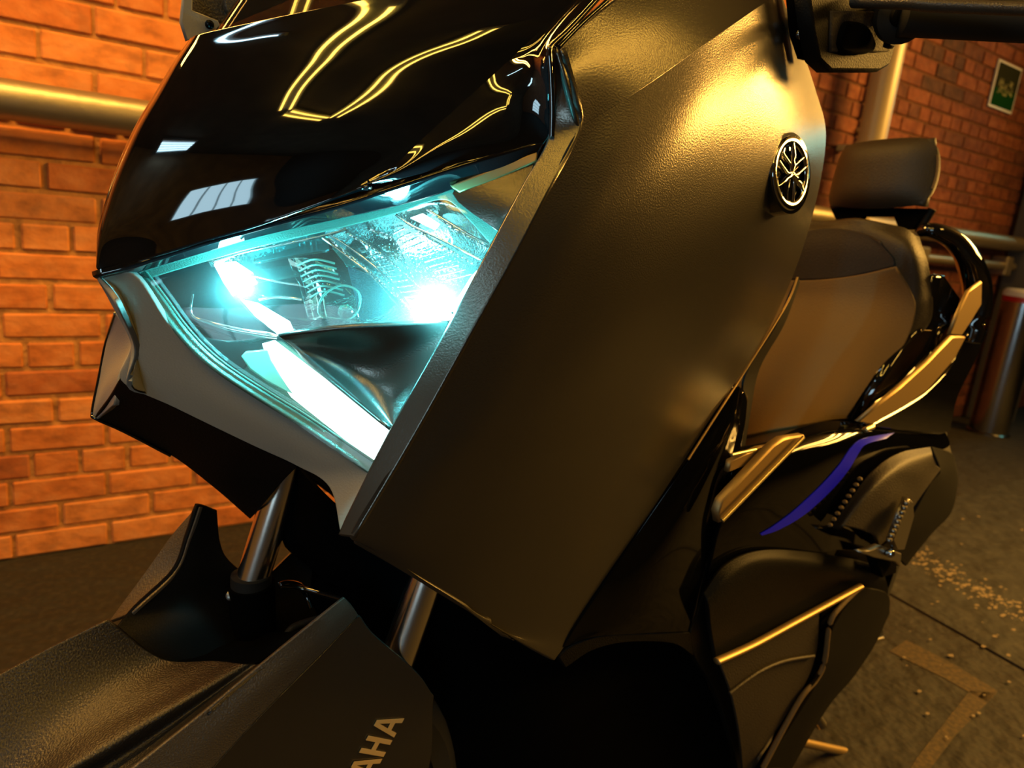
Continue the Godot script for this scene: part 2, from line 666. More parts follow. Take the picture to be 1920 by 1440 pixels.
func lamps() -> void:
	var warm := Color(1.0, 0.74, 0.34)
	var cool := Color(0.72, 0.92, 1.0)
	tube_lamp(at_room(-0.02, 2.65, 1.44), at_room(-1.15, 2.65, 2.70), 0.10, 0.012, 2, "warm_tube", warm, 0.34, "pair of warm ceiling tubes running slantwise above the scooter's nose")
	tube_lamp(at_room(-1.18, 2.65, 2.80), at_room(-1.06, 2.65, 3.36), 0.10, 0.012, 2, "warm_tube", warm, 0.14, "short pair of warm ceiling tubes closing the bend between two longer pairs")
	tube_lamp(at_room(-0.96, 2.65, 3.42), at_room(0.16, 2.65, 2.52), 0.10, 0.012, 2, "warm_tube", warm, 0.34, "pair of warm ceiling tubes on the side away from the brick wall")
	tube_lamp(at_room(-1.4, 2.62, 0.8), at_room(0.5, 2.62, 0.8), 0.12, 0.03, 2, "warm_dim", warm, 6.8, "long pair of thick warm ceiling tubes along the brick wall", Vector3(0, -1, 0) + wall_to * 0.1)
	tube_lamp(at_room(1.25, 2.62, 3.4), at_room(1.8, 2.62, 2.95), 0.14, 0.02, 2, "warm_tube", warm, 1.0, "short pair of warm ceiling tubes above the space beside the scooter")
	for k in 2:
		var u: float = [4.2, 5.3][k]
		tube_lamp(at_room(u, 2.5, 1.6), at_room(u, 2.5, 4.0), 0.2, 0.03, 2, "warm_dim", warm, 18.0, ["pair of warm tubes hung across the garage, the nearer of two", "pair of warm tubes hung across the garage, the farther of two"][k], (at_room(0.4, 1.1, [3.8, 4.4][k]) - at_room(u, 2.5, 2.6)).normalized())
	tube_lamp(at_room(-2.72, 2.62, 1.6), at_room(-2.55, 2.62, 2.5), 0.09, 0.016, 4, "cool_tube", cool, 0.4, "short cool ceiling lamp of four tubes by the left wall")
	tube_lamp(at_room(-0.84, 2.66, 1.16), at_room(-0.46, 2.66, 1.43), 0.05, 0.014, 1, "cool_tube", cool, 0.06, "single short cool tube on the ceiling beside the warm ones")
	tube_lamp(at_room(6.6, 2.2, 0.2), at_room(6.6, 2.2, 1.0), 0.2, 0.03, 3, "teal_tube", Color(0.5, 0.9, 0.85), 0.4, "cool tubes high in the far right corner of the garage", (at_room(0.9, 1.2, 1.5) - at_room(6.6, 2.2, 0.6)).normalized())
	# window of four panes in the left wall, lit from outside
	var w := Node3D.new()
	w.name = "window_1"
	w.set_meta("kind", "structure")
	w.transform = Transform3D(room.rotated(Vector3.UP, PI / 2), at_room(-2.99, 1.05, 4.55))
	add_child(w)
	put("window_frame", block(Vector3(1.78, 0.86, 0.03), 0.005), M.housing, w)
	for k in 4:
		put("pane", block(Vector3(0.36, 0.74, 0.01), 0.002), M.cool_pane, w).position = Vector3(-0.63 + 0.42 * k, 0, 0.016)
	var l := AreaLight3D.new()
	l.name = "window_light"
	l.area_size = Vector2(1.7, 0.76)
	l.light_color = cool
	l.light_energy = 0.8
	l.area_range = 12.0
	l.area_attenuation = 2.0
	l.shadow_enabled = true
	l.transform = Transform3D(Basis(Vector3.UP, PI), Vector3(0, 0, 0.03))
	w.add_child(l)


# ---------------------------------------------------------------- the room

func slab(called: String, lo: Vector3, hi: Vector3, material: Material) -> MeshInstance3D:
	var o := put(called, block(hi - lo, 0.002), material, self)
	o.transform = Transform3D(room, at_room((lo.x + hi.x) / 2, (lo.y + hi.y) / 2, (lo.z + hi.z) / 2))
	o.set_meta("kind", "structure")
	return o

func shell() -> void:
	slab("floor", Vector3(-3.2, -0.2, -0.2), Vector3(7.2, 0.0, 6.2), M.asphalt)
	slab("ceiling", Vector3(-3.2, 2.7, -0.2), Vector3(7.2, 2.9, 6.2), M.plaster)
	slab("wall_left", Vector3(-3.2, 0.0, 0.0), Vector3(-3.0, 2.7, 6.0), M.plaster)
	slab("wall_right", Vector3(7.0, 0.0, 0.0), Vector3(7.2, 2.7, 6.0), M.dark_wall)
	slab("wall_front", Vector3(-3.2, 0.0, 6.0), Vector3(7.2, 2.7, 6.2), M.dark_wall)

func in_frame(p: Vector3) -> Vector2:
	var q := cam_basis.inverse() * (p - EYE)
	if q.z > -0.1:
		return Vector2(-999, -999)
	return Vector2(960.0 + FOCAL * q.x / -q.z, 720.0 - FOCAL * q.y / -q.z)

func brick_wall() -> void:
	var wall := Node3D.new()
	wall.name = "wall_back"
	wall.set_meta("kind", "structure")
	wall.transform = Transform3D(room, at_room(0, 0, 0))
	add_child(wall)
	put("mortar", block(Vector3(5.95, 2.7, 0.2), 0.002), M.mortar, wall).position = Vector3(-0.225, 1.35, -0.106)
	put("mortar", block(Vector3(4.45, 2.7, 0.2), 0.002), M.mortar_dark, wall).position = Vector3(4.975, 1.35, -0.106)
	var sizes := {"s": 0.2148, "h": 0.1022}
	var meshes := {}
	for k in sizes:
		meshes[k] = []
		for v in 3:
			var bm := block(Vector3(sizes[k], 0.065, 0.05), 0.004)
			meshes[k].append(bm)
	var rest := {}
	var count := 0
	var course := 0
	var y := 0.0325 + 0.004
	while y < 2.67:
		var header := course % 4 == 3
		var kind := "h" if header else "s"
		var pitch: float = 0.1122 if header else 0.2248
		var x := -3.0 + ([0.02, 0.13, 0.02, 0.075][course % 4] as float)
		while x < 6.95:
			var tone: int = [0, 0, 1, 1, 2, 2, 1, 0, 1, 2, 3, 3, 0, 1, 4, 2][rng.randi() % 16]
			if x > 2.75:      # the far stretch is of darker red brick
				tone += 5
			var soot := Vector2((x + pitch / 2 - 4.1) / 0.34, (y - 2.02) / 0.17).length()
			if rng.randf() > soot * 1.1 - 0.15:
				tone = 10
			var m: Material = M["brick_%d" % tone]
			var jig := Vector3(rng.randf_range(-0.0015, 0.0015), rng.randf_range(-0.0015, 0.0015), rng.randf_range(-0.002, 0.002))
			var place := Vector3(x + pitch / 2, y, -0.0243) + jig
			var px := in_frame(wall.transform * place)
			var shown := px.x > -30 and px.x < 1950 and px.y > -20 and px.y < 1100 and (px.x < 500 and (px.y < 900 or px.x < 480) or px.x > 1525 and px.y < 800)
			var turn := Basis.from_euler(Vector3(rng.randf_range(-0.006, 0.006), rng.randf_range(-0.006, 0.006), rng.randf_range(-0.006, 0.006)))
			if shown and count < 300:
				var own := block(Vector3(sizes[kind] - rng.randf() * 0.003, 0.065 - rng.randf() * 0.002, 0.05), rng.randf_range(0.003, 0.0055))
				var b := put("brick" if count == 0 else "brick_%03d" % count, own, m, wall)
				b.transform = Transform3D(turn, place)
				count += 1
			else:
				var key := [kind, m]
				if not rest.has(key):
					rest[key] = []
				rest[key].append(Transform3D(turn, place))
			x += pitch
		y += 0.075
		course += 1
	var left := holder("brick_rest", wall)
	left.set_meta("kind", "stuff")
	var joined := {}
	for key in rest:
		if not joined.has(key[1]):
			joined[key[1]] = Build.new()
		var big: Build = joined[key[1]]
		var src: Array = meshes[key[0]][0].surface_get_arrays(0)
		for tr: Transform3D in rest[key]:
			var base := big.v.size()
			for k in src[Mesh.ARRAY_VERTEX].size():
				big.add(tr * (src[Mesh.ARRAY_VERTEX][k] as Vector3), tr.basis * (src[Mesh.ARRAY_NORMAL][k] as Vector3))
			for k in src[Mesh.ARRAY_INDEX]:
				big.ix.append(base + k)
	for m in joined:
		put("brick_field", joined[m].mesh(), m, left).set_meta("kind", "stuff")

func wall_things() -> void:
	# horizontal rail pipe along the wall
	var rail := thing("wall_pipe", "thick horizontal steel pipe running along the brick wall behind the scooter", "pipe", at_room(0, 1.171, 0.09), room)
	tube("pipe", rail, [Vector3(-2.9, 0, 0), Vector3(5.27, 0, 0)], 0.045, M.galvanised, 24)
	for u in [-1.2, 1.9, 3.9]:
		var br := holder("bracket", rail)
		put("plate", block(Vector3(0.09, 0.12, 0.012), 0.003), M.galvanised, br).position = Vector3(u, 0, -0.078)
		tube("strap", br, smooth([Vector3(u, -0.05, -0.072), Vector3(u, -0.047, 0.02), Vector3(u, 0, 0.05), Vector3(u, 0.047, 0.02), Vector3(u, 0.05, -0.072)], 5, false), 0.008, M.galvanised, 8)
	# second thinner rail and its clamp at the far end
	var low := thing("lower_rail", "thinner steel rail below the wall pipe at its far end", "rail", at_room(4.2, 1.03, 0.08), room)
	tube("pipe", low, [Vector3(-0.4, 0, 0), Vector3(1.06, 0, 0)], 0.026, M.galvanised, 16)
	for u in [0.95, -0.1]:
		put("clamp", block(Vector3(0.09, 0.12, 0.1), 0.01), M.galvanised, low).position = Vector3(u, 0.0, -0.02)
	# upright downpipe, with a thin conduit beside it
	var dp := thing("drain_pipe", "thick pale upright pipe on the brick wall behind the backrest", "pipe", at_room(3.27, 0, 0.16), room)
	tube("pipe", dp, [Vector3(0, 0.0, 0), Vector3(0, 2.69, 0)], 0.062, M.pipe_paint, 28)
	for y in [0.5, 1.5, 2.3]:
		put("collar", lathe([[0.06, y - 0.02], [0.07, y - 0.02], [0.07, y + 0.02], [0.06, y + 0.02]], 28), M.pipe_paint, dp)
		put("bracket", block(Vector3(0.05, 0.03, 0.09), 0.004), M.pipe_paint, dp).position = Vector3(0, y, -0.11)
	var cd := thing("conduit", "thin upright conduit on the wall right beside the thick pipe", "pipe", at_room(3.405, 0, 0.02), room)
	tube("pipe", cd, [Vector3(0, 0.4, 0), Vector3(0, 2.69, 0)], 0.014, M.pipe_paint, 14)
	for y in [0.8, 1.6, 2.4]:
		put("clip", block(Vector3(0.05, 0.02, 0.035), 0.003), M.pipe_paint, cd).position = Vector3(0, y, 0)
	# dark cabinet edge at the end of the wall
	var post := thing("grey_post", "broad grey upright steel post standing against the far end of the wall", "post", at_room(5.42, 0, 0.12), room)
	put("body", block(Vector3(0.26, 2.3, 0.2), 0.008), M.grey_paint, post).position.y = 1.15
	put("edge_trim", block(Vector3(0.012, 2.3, 0.012), 0.002), M.satin, post).position = Vector3(-0.135, 1.15, 0.105)
	# small sign
	var sg := thing("wall_sign", "small pale-edged picture sign in dark green on the wall at the right", "sign", at_room(4.74, 2.03, 0.004), room)
	put("board", block(Vector3(0.30, 0.25, 0.01), 0.002), M.white_band, sg).position.z = 0.005
	var im := Image.create(96, 80, false, Image.FORMAT_RGB8)
	im.fill(Color(0.16, 0.17, 0.12))
	im.fill_rect(Rect2i(0, 46, 96, 34), Color(0.06, 0.22, 0.1))
	for k in 60:
		im.fill_rect(Rect2i(14 + rng.randi() % 62, 26 + rng.randi() % 28, 3 + rng.randi() % 8, 2 + rng.randi() % 5), Color(0.55, 0.55, 0.4).darkened(rng.randf() * 0.5))
	var pm := mat("picture", Color.WHITE, 0.9)
	pm.metallic_specular = 0.1
	pm.albedo_texture = ImageTexture.create_from_image(im)
	var face := QuadMesh.new()
	face.size = Vector2(0.275, 0.225)
	put("picture", face, pm, sg).position.z = 0.0115
	# bollard
	var bo := thing("bollard", "stainless steel bollard with a white and red band at its top", "bollard", ground(1852, 812), Basis.IDENTITY)
	put("tube", lathe([[0.0, 0.0], [0.12, 0.0], [0.12, 0.012], [0.108, 0.02], [0.108, 0.83], [0.0, 0.83]], 40), M.stainless, bo)
	put("red_band", lathe([[0.109, 0.83], [0.11, 0.83], [0.11, 0.865], [0.109, 0.865]], 40), M.red_band, bo)
	put("cap", lathe([[0.112, 0.862], [0.112, 0.89], [0.1, 0.905], [0.0, 0.91]], 40), M.white_band, bo)

func floor_quad(called: String, px: Array, material: Material, lift: float, parent: Node3D = self) -> MeshInstance3D:
	var pts := []
	for q in px:
		pts.append(ground(q[0], q[1]) + Vector3(0, lift, 0))
	return plate(called, parent, pts, material, lift, 0.0004, Vector3.UP)

func floor_things() -> void:
	# paler concrete walkway behind the parking bay
	var a := ground(1660, 1110)
	var b := ground(1920, 1257)
	var d := (b - a).normalized()
	var pts := []
	for q in [a - d * 0.35, b + d * 1.4]:
		pts.append(q)
	pts.append(pts[1] + wall_axis * 4.6)
	pts.append(pts[0] + wall_axis * 4.6)
	for k in 4:
		pts[k] = pts[k] + Vector3(0, 0.006, 0)
	var wk := plate("floor_walkway", self, pts, M.concrete, 0.006, 0.002, Vector3.UP)
	wk.set_meta("kind", "structure")
	for q in [["parking_line", [[1668, 1222], [1700, 1200], [1790, 1248], [1870, 1296], [1852, 1318], [1770, 1272]], "worn yellowish painted bay line on the asphalt, the stretch behind the stand"], ["parking_line", [[1818, 1296], [1868, 1300], [1790, 1380], [1745, 1440], [1690, 1470], [1720, 1420]], "worn yellowish painted bay line on the asphalt, the stretch running towards the front"]]:
		var o := floor_quad(numbered(q[0]), q[1], M.road_paint, 0.0015)
		tag(o, q[2], "road marking", "painted bay lines")
	# flakes of worn paint strewn along the walkway
	var bb := Build.new()
	for k in 260:
		var t := rng.randf()
		var base := Vector2(1700, 1035).lerp(Vector2(1925, 1160), t) + Vector2(rng.randfn(0, 14), rng.randfn(0, 11))
		if k % 7 == 0:
			base = Vector2(rng.randf_range(1680, 1920), rng.randf_range(960, 1400))
		var c := ground(base.x, base.y) + Vector3(0, 0.0068, 0)
		var n := 5 + rng.randi() % 3
		var rad := rng.randf_range(0.002, 0.008)
		var mid := bb.add(c + Vector3(0, 0.001, 0), Vector3.UP)
		var ring := []
		for e in n:
			var an := TAU * e / n
			ring.append(bb.add(c + (wall_axis * cos(an) * 1.6 + wall_to * sin(an)) * rad * rng.randf_range(0.5, 1.1), Vector3.UP))
		for e in n:
			bb.tri(mid, ring[e], ring[(e + 1) % n])
	var fl := put("paint_flakes", bb.mesh(), M.flake, self)
	fl.set_meta("kind", "stuff")
	tag(fl, "pale flakes of worn paint strewn across the walkway", "debris")


# ---------------------------------------------------------------- the scooter

func scooter() -> void:
	var a := deg_to_rad(50.0)
	bike = thing("motor_scooter", "black matte and gloss maxi scooter with its white headlight on, parked by a brick wall", "scooter", Vector3(-0.36472, 0, -0.61742), Basis(Vector3(cos(a), 0, sin(a)), Vector3.UP, Vector3(-sin(a), 0, cos(a))))
	to_bike = bike.transform.affine_inverse()
	front_cowl()
	headlight()
	side_panels()
	fork_and_fender()
	footwell()
	seat_and_rear()
	handlebar()

func front_cowl() -> void:
	# glossy top panel, both halves, from the beak up to the windscreen; rounded along its middle ridge
	var K := [[690, 345, .135], [740, 310, .142], [800, 253, .149], [870, 190, .155], [945, 122, .16], [1010, 60, .165], [1075, 0, .168], [1180, -95, .168]]
	var C := [[180, 500, 0], [184, 440, 0], [202, 372, 0], [226, 306, 0], [258, 236, 0], [296, 172, 0], [330, 114, 0], [360, 70, 0]]
	var grid := []
	for k in K.size():
		var c := s(C[k][0], C[k][1], 0.0)
		var e := s(K[k][0], K[k][1], K[k][2])
		var half := []
		if k == 0:
			half = [c, s(206, 500, .008), s(300, 474, .042), s(390, 447, .066), s(490, 418, .090), s(590, 383, .113), e]
		else:
			for t in [0.0, 0.08, 0.25, 0.44, 0.63, 0.82, 1.0]:
				var q: float = t
				var r2 := 0.010 + 0.0022 * k
				var f := (sqrt(q * q + r2) - sqrt(r2)) / (sqrt(1.0 + r2) - sqrt(r2))
				var puff := sin(PI * q) * (0.003 + 0.012 * sin(PI * k / 7.0))
				half.append(Vector3(e.x * q, lerpf(c.y, e.y, f), lerpf(c.z, e.z, f)) + LAMP_N * puff)
		var row := []
		for q in [6, 5, 4, 3, 2, 1]:
			row.append(Vector3(-half[q].x, half[q].y, half[q].z))
		row.append_array(half)
		grid.append(row)
	var visor := sheet("top_cowl", bike, grid, M.gloss, 0.005, 96, 56, 0.003, Vector3(0.0, 0.4, 0.8))
	cowl_sheet = visor
	# its glossy flank, each side
	var B := [[705, 346, .138], [800, 322, .155], [910, 295, .178], [1018, 266, .2], [1023, 180, .203], [1025, 98, .2], [1100, 8, .19], [1210, -90, .18]]
	var flank := []
	for k in K.size():
		var e := s(K[k][0], K[k][1], K[k][2])
		var b := s(B[k][0], B[k][1], B[k][2])
		flank.append([e, e.lerp(b, 0.33) + Vector3(0.002, 0.001, 0.002), e.lerp(b, 0.67) + Vector3(0.002, 0.001, 0.002), b])
	sheet("cowl_flank", bike, flank, M.gloss, 0.005, 18, 40, 0.003)
	sheet("cowl_flank", bike, mirror(flank), M.gloss, 0.005, 18, 40, 0.003, Vector3(-0.7, 0.3, 0.65))
	# lower lip under the glossy panel, above the lamp
	var lip := rows([[[186, 522, .002], [262, 502, .025], [390, 462, .062], [500, 431, .085], [640, 392, .117], [742, 358, .14], [845, 325, .165], [930, 298, .183], [1018, 270, .2]],
		[[190, 527, -.004], [262, 509, .02], [390, 471, .055], [500, 440, .078], [640, 408, .11], [742, 385, .132], [842, 356, .155], [925, 318, .18], [1005, 290, .198]]])
	for k in 9:
		lip[0][k] = lip[0][k] + Vector3(0, 0, 0.002)
	sheet("lamp_brow", bike, lip, M.gloss, 0.006, 40, 6, 0.003)
	var under := rows([[[925, 318, .178], [1006, 290, .196]], [[850, 362, .16], [985, 345, .2]], [[938, 436, .195], [950, 412, .2]]])
	sheet("cowl_corner", bike, under, M.matte, 0.004, 8, 8, 0.001)
	sheet("brow_bar", bike, rows([[[850, 350, .163], [930, 318, .181], [1004, 288, .199]], [[862, 358, .165], [935, 330, .183], [1003, 300, .2]]]), M.bronze, 0.006, 10, 4, 0.002)
	# tinted windscreen standing behind the top edge of the glossy panel
	var edge := []
	for t in 9:
		var q: Vector3 = spline(grid[7], 0.5 + t / 16.0)
		edge.append(q + Vector3(0, -0.004, -0.012))
	var screen := []
	for k in 4:
		var row := []
		for t in range(-8, 9):
			var q: Vector3 = edge[absi(t)]
			row.append(Vector3(q.x * signf(t) * (1.0 - 0.05 * k) if t else 0.0, q.y + 0.09 * k, q.z - 0.055 * k))
		screen.append(row)
	sheet("windscreen", bike, screen, M.smoke, 0.004, 40, 10, 0.002, Vector3(0, 0.3, 0.9))
	# dash seen past the ridge of the glossy panel, with a screw
	plate("dash_ear", bike, seen([[352, -60], [342, 40], [352, 74], [412, 50], [408, 40], [372, 26], [359, 20], [361, -60]], -.03), M.nose, 0.006)
	plate("dash_cover", bike, seen([[361, -70], [360, 20], [375, 27], [408, 40], [440, 40], [560, -10], [600, -70]], -.05), M.strip, 0.01)
	plate("dash_cover", bike, smooth(seen([[424, 8], [436, 24], [452, 30], [560, -14], [560, -60], [440, -60]], -.042), 3), M.strip, 0.006)
	tube("screw", bike, [s(393, 46, -.03), s(393, 46, -.024)], 0.004, M.bezel, 10)
	# matte nose under the lamp
	var nose := rows([[[186, 527, .0], [250, 518, .02], [326, 624, .035], [413, 704, .06], [558, 797, .112], [643, 857, .147], [690, 890, .166], [668, 937, .168]],
		[[195, 545, -.01], [248, 585, .008], [276, 670, .012], [372, 734, .044], [515, 813, .095], [600, 863, .128], [656, 901, .153], [655, 970, .167]],
		[[204, 562, -.015], [246, 648, -.006], [228, 712, -.012], [330, 764, .022], [470, 832, .072], [556, 872, .105], [620, 913, .138], [640, 1000, .166]]])
	sheet("nose_panel", bike, nose, M.nose, 0.005, 56, 10, 0.002)
	sheet("nose_panel", bike, mirror(nose), M.nose, 0.005, 40, 6, 0.002, Vector3(-0.7, 0.2, 0.65))
	var under2 := rows([[[226, 714, -.014], [330, 767, .018], [470, 834, .068], [554, 874, .1]], [[205, 750, -.07], [318, 812, -.05], [440, 880, -.02], [520, 910, .01]], [[180, 784, -.13], [312, 848, -.12], [400, 913, -.11], [468, 972, -.1]]])
	sheet("nose_underside", bike, under2, M.black, 0.004, 24, 12, 0.002, Vector3(0.7, -0.3, 0.3))
	var wing := rows([[[217, 590, -.06], [246, 640, -.035], [222, 700, -.035], [212, 757, -.06]], [[206, 620, -.1], [214, 665, -.09], [198, 725, -.09], [195, 772, -.1]], [[199, 645, -.12], [187, 705, -.13], [174, 773, -.135], [180, 784, -.13]]])
	sheet("cowl_wing", bike, wing, M.nose, 0.005, 16, 12, 0.002)
	tube("wing_edge", bike, smooth([s(217, 588, -.062), s(200, 640, -.121), s(187, 705, -.131), s(174, 772, -.136), s(181, 785, -.131), s(232, 808, -.125), s(320, 854, -.118)], 4, false), 0.0022, M.gloss, 8)
	# dark carcass behind the skins
	var hull := []
	for r in [[-0.09, 0.015, 0.88, 0.92], [-0.16, 0.04, 0.80, 1.00], [-0.28, 0.11, 0.72, 1.07], [-0.42, 0.13, 0.64, 1.16], [-0.62, 0.12, 0.5, 1.12], [-0.74, 0.06, 0.5, 0.95]]:
		var ring := []
		for k in 13:
			var t := TAU * k / 12.0
			var c := Vector2(signf(cos(t)) * pow(absf(cos(t)), 0.5), signf(sin(t)) * pow(absf(sin(t)), 0.5))
			ring.append(Vector3(c.x * r[1], lerpf(r[2], r[3], c.y * 0.5 + 0.5), r[0]))
		hull.append(ring)
	sheet("inner_frame", bike, hull, M.dark, 0.001, 36, 20, 0.0005, Vector3(0, 0, 0))

func headlight() -> void:
	var lamp := holder("headlight", bike)
	var H := func(list: Array, deep: float) -> Array:
		var out := []
		for q in list:
			out.append(h(q[0], q[1], q[2] if q.size() > 2 else deep))
		return out
	# housing behind everything
	plate("housing", lamp, H.call([[250, 512], [500, 436], [740, 384], [842, 356], [950, 430], [840, 610], [742, 812], [695, 892], [556, 800], [412, 706], [326, 626]], 0.075), M.bezel, 0.01)
	# cast clear cover in its two arms
	var up := []
	for row in [[[254, 514], [380, 477], [500, 441], [640, 408], [740, 385], [841, 358]], [[292, 568], [400, 556], [512, 532], [650, 512], [790, 488], [937, 438]], [[330, 622], [430, 640], [525, 628], [640, 616], [740, 610], [832, 606]]]:
		up.append(H.call(row, 0.0))
	for k in 6:
		up[1][k] = up[1][k] + LAMP_N * 0.004
	sheet("lens_cover", lamp, up, M.clear, 0.0025, 30, 12, 0.001)
	var low := [H.call([[430, 640], [480, 634], [525, 630], [600, 690], [670, 750], [735, 806]], 0.0), H.call([[330, 624], [370, 668], [415, 702], [520, 770], [610, 832], [692, 886]], 0.0)]
	sheet("lens_cover", lamp, low, M.clear, 0.0025, 30, 6, 0.001)
	# pale moulded flange round the cover
	sheet("lens_flange", lamp, [H.call([[256, 506], [380, 471], [500, 437], [640, 403], [740, 379], [838, 354], [892, 392], [936, 434]], 0.001), H.call([[278, 520], [392, 486], [505, 456], [640, 424], [740, 399], [830, 372], [872, 402], [918, 452]], 0.004)], M.lens_edge, 0.004, 44, 4, 0.0015)
	sheet("lens_flange", lamp, [H.call([[250, 516], [290, 562], [328, 614], [370, 660], [415, 697], [480, 740], [558, 789], [640, 845], [694, 884]], 0.001), H.call([[282, 522], [312, 565], [345, 612], [384, 655], [428, 690], [490, 730], [568, 778], [648, 832], [704, 868]], 0.006)], M.lens_edge, 0.004, 44, 4, 0.0015)
	for o in [[0.003, 11.0], [0.007, 21.0]]:
		var line := []
		for q in [[262, 512], [300, 562], [336, 612], [376, 656], [420, 692], [486, 735], [564, 783], [645, 838], [698, 874]]:
			line.append(h(q[0] + o[1], q[1] - o[1] * 0.3, o[0]))
		tube("lens_rib", lamp, smooth(line, 4, false), 0.0014, M.clear if o[1] > 20 else M.lens_edge, 8)
	# black inner bezel between beak and lamps
	plate("bezel", lamp, H.call([[284, 522], [388, 490], [408, 508], [432, 548], [472, 592], [518, 628], [462, 640], [352, 600], [322, 570]], 0.018), M.bezel, 0.006)
	plate("bezel", lamp, H.call([[352, 606], [460, 645], [500, 640], [470, 668], [456, 690], [436, 690], [385, 648]], 0.02), M.bezel, 0.006)
	tube("bright_strip", lamp, smooth(H.call([[362, 552], [360, 590], [395, 605], [440, 618], [500, 628], [520, 632]], 0.012), 5, false), [0.001, 0.001, 0.001, 0.001, 0.001, 0.0012, 0.0014, 0.0016, 0.0018, 0.002, 0.0022, 0.0024, 0.0026, 0.0028, 0.003, 0.003, 0.003, 0.003, 0.003, 0.003, 0.003, 0.0028, 0.0025, 0.0022, 0.002, 0.0018], M.chrome, 8)
	# upper lamp: two facetted bowls with fins, and a prism
	var bowl1 := []
	var edge := [[[392, 492, .014], [470, 466, .014], [560, 442, .014], [650, 424, .014]], [[420, 530, .03], [500, 505, .055], [600, 480, .06], [690, 470, .045]], [[462, 580, .03], [540, 570, .06], [640, 550, .065], [745, 540, .05]], [[522, 626, .016], [600, 619, .02], [690, 613, .024], [800, 607, .024]]]
	for row in edge:
		bowl1.append(H.call(row, 0.0))
	sheet("reflector_bowl", lamp, bowl1, M.reflector, 0.002, 30, 24, 0.001)
	var bowl2 := []
	for row in [[[652, 424, .014], [720, 403, .012], [790, 384, .012], [838, 380, .014]], [[690, 470, .045], [765, 450, .05], [840, 430, .05], [895, 412, .02]], [[745, 540, .05], [810, 510, .06], [870, 490, .055], [922, 452, .02]], [[800, 607, .024], [832, 604, .02], [870, 570, .02], [912, 485, .02]]]:
		bowl2.append(H.call(row, 0.0))
	sheet("reflector_bowl", lamp, bowl2, M.reflector, 0.002, 30, 24, 0.001)
	var spk := []
	for row in [[[652, 500, .046], [700, 520, .046]], [[668, 560, .05], [745, 560, .046]], [[676, 606, .03], [770, 604, .03]]]:
		spk.append(H.call(row, 0.0))
	sheet("speckled_facet", lamp, spk, M.speckled, 0.003, 12, 12, 0.001)
	# stepped facets across the left bowl
	for f in [[[[462, 505], [520, 497], [556, 492]], [[474, 528], [524, 520], [560, 514]]], [[[478, 534], [526, 528], [562, 522]], [[488, 552], [530, 556], [566, 560]]], [[[492, 560], [534, 566], [572, 570]], [[520, 590], [550, 594], [580, 598]]], [[[468, 470], [540, 452], [610, 440]], [[476, 492], [546, 478], [616, 468]]], [[[622, 462], [650, 452], [672, 450]], [[650, 496], [684, 500], [706, 510]]]]:
		var g := []
		for k in 2:
			var row := []
			for q in f[k]:
				row.append(h(q[0], q[1], 0.05 - 0.02 * k))
			g.append(row)
		sheet("facet", lamp, g, M.facet, 0.002, 10, 6, 0.001, Vector3(-0.3, 0.6, 0.6))
	# fins between the bowls
	for f in [[[[612, 440], [660, 480], [720, 530], [780, 590]], 0.012, 0.045], [[[650, 434], [710, 470], [770, 520], [850, 585]], 0.012, 0.045], [[[755, 410], [800, 440], [850, 470], [900, 500]], 0.012, 0.04], [[[820, 404], [850, 425], [885, 445], [915, 460]], 0.01, 0.03], [[[690, 432], [735, 450], [760, 500], [770, 520]], 0.014, 0.045]]:
		var g := [[], []]
		for q in f[0]:
			g[0].append(h(q[0], q[1], f[1]))
			g[1].append(h(q[0] + 5, q[1] - 4, f[2]))
		sheet("reflector_fin", lamp, g, M.reflector, 0.0022, 14, 4, 0.001, Vector3(-0.3, 0.6, 0.6))
	# polished edges of the bowls
	for f in [[[606, 446], [650, 480], [700, 520], [760, 590]], [[618, 440], [664, 470], [724, 520], [788, 600]], [[742, 402], [772, 424], [820, 446], [904, 488]], [[800, 392], [846, 420], [880, 440], [914, 458]], [[398, 490], [470, 470], [600, 444], [650, 430]], [[470, 516], [520, 528], [560, 534]], [[486, 562], [528, 556], [566, 562]]]:
		tube("polished_edge", lamp, smooth(H.call(f, 0.012), 4, false), 0.0012, M.chrome, 6)
	# ribbed flutes on the fins
	for k in 13:
		var t := k / 12.0
		var c := Vector2(690, 470).lerp(Vector2(800, 585), t)
		var w := lerpf(12, 26, t)
		tube("flute", lamp, H.call([[c.x - w, c.y + 3], [c.x + w, c.y - 3]], 0.03), 0.0011, M.reflector, 6)
	for k in 12:
		var t := k / 11.0
		var c := Vector2(735, 425).lerp(Vector2(860, 520), t)
		var w := lerpf(10, 24, t)
		tube("flute", lamp, H.call([[c.x - w, c.y + 6], [c.x + w, c.y - 6]], 0.034), 0.0011, M.reflector, 6)
	# glass prism with curved ribs over the left bowl
	var pz := []
	for row in [[[540, 486, .03], [585, 488, .018], [625, 505, .022]], [[562, 540, .032], [605, 535, .012], [655, 540, .018]], [[578, 598, .03], [620, 592, .012], [672, 598, .018]]]:
		pz.append(H.call(row, 0.0))
	sheet("prism", lamp, pz, M.prism, 0.008, 14, 14, 0.002)
	for k in 7:
		var y := 492.0 + k * 10
		tube("prism_rib", lamp, smooth(H.call([[558 + k * 4, y + 6, .024], [590 + k * 3, y - 6, .012], [628 + k * 3, y + 2, .014]], 0.0), 5, false), 0.0011, M.lens_edge, 6)
	tube("prism_rim", lamp, smooth(H.call([[600, 590], [606, 555], [640, 535], [672, 548], [672, 580], [650, 598]], 0.01), 5), 0.0012, M.lens_edge, 8, 1.0, Vector3.UP, true)
	tube("bulb_nose", lamp, [h(648, 585, .02), h(648, 585, .006)], 0.007, M.prism, 16)
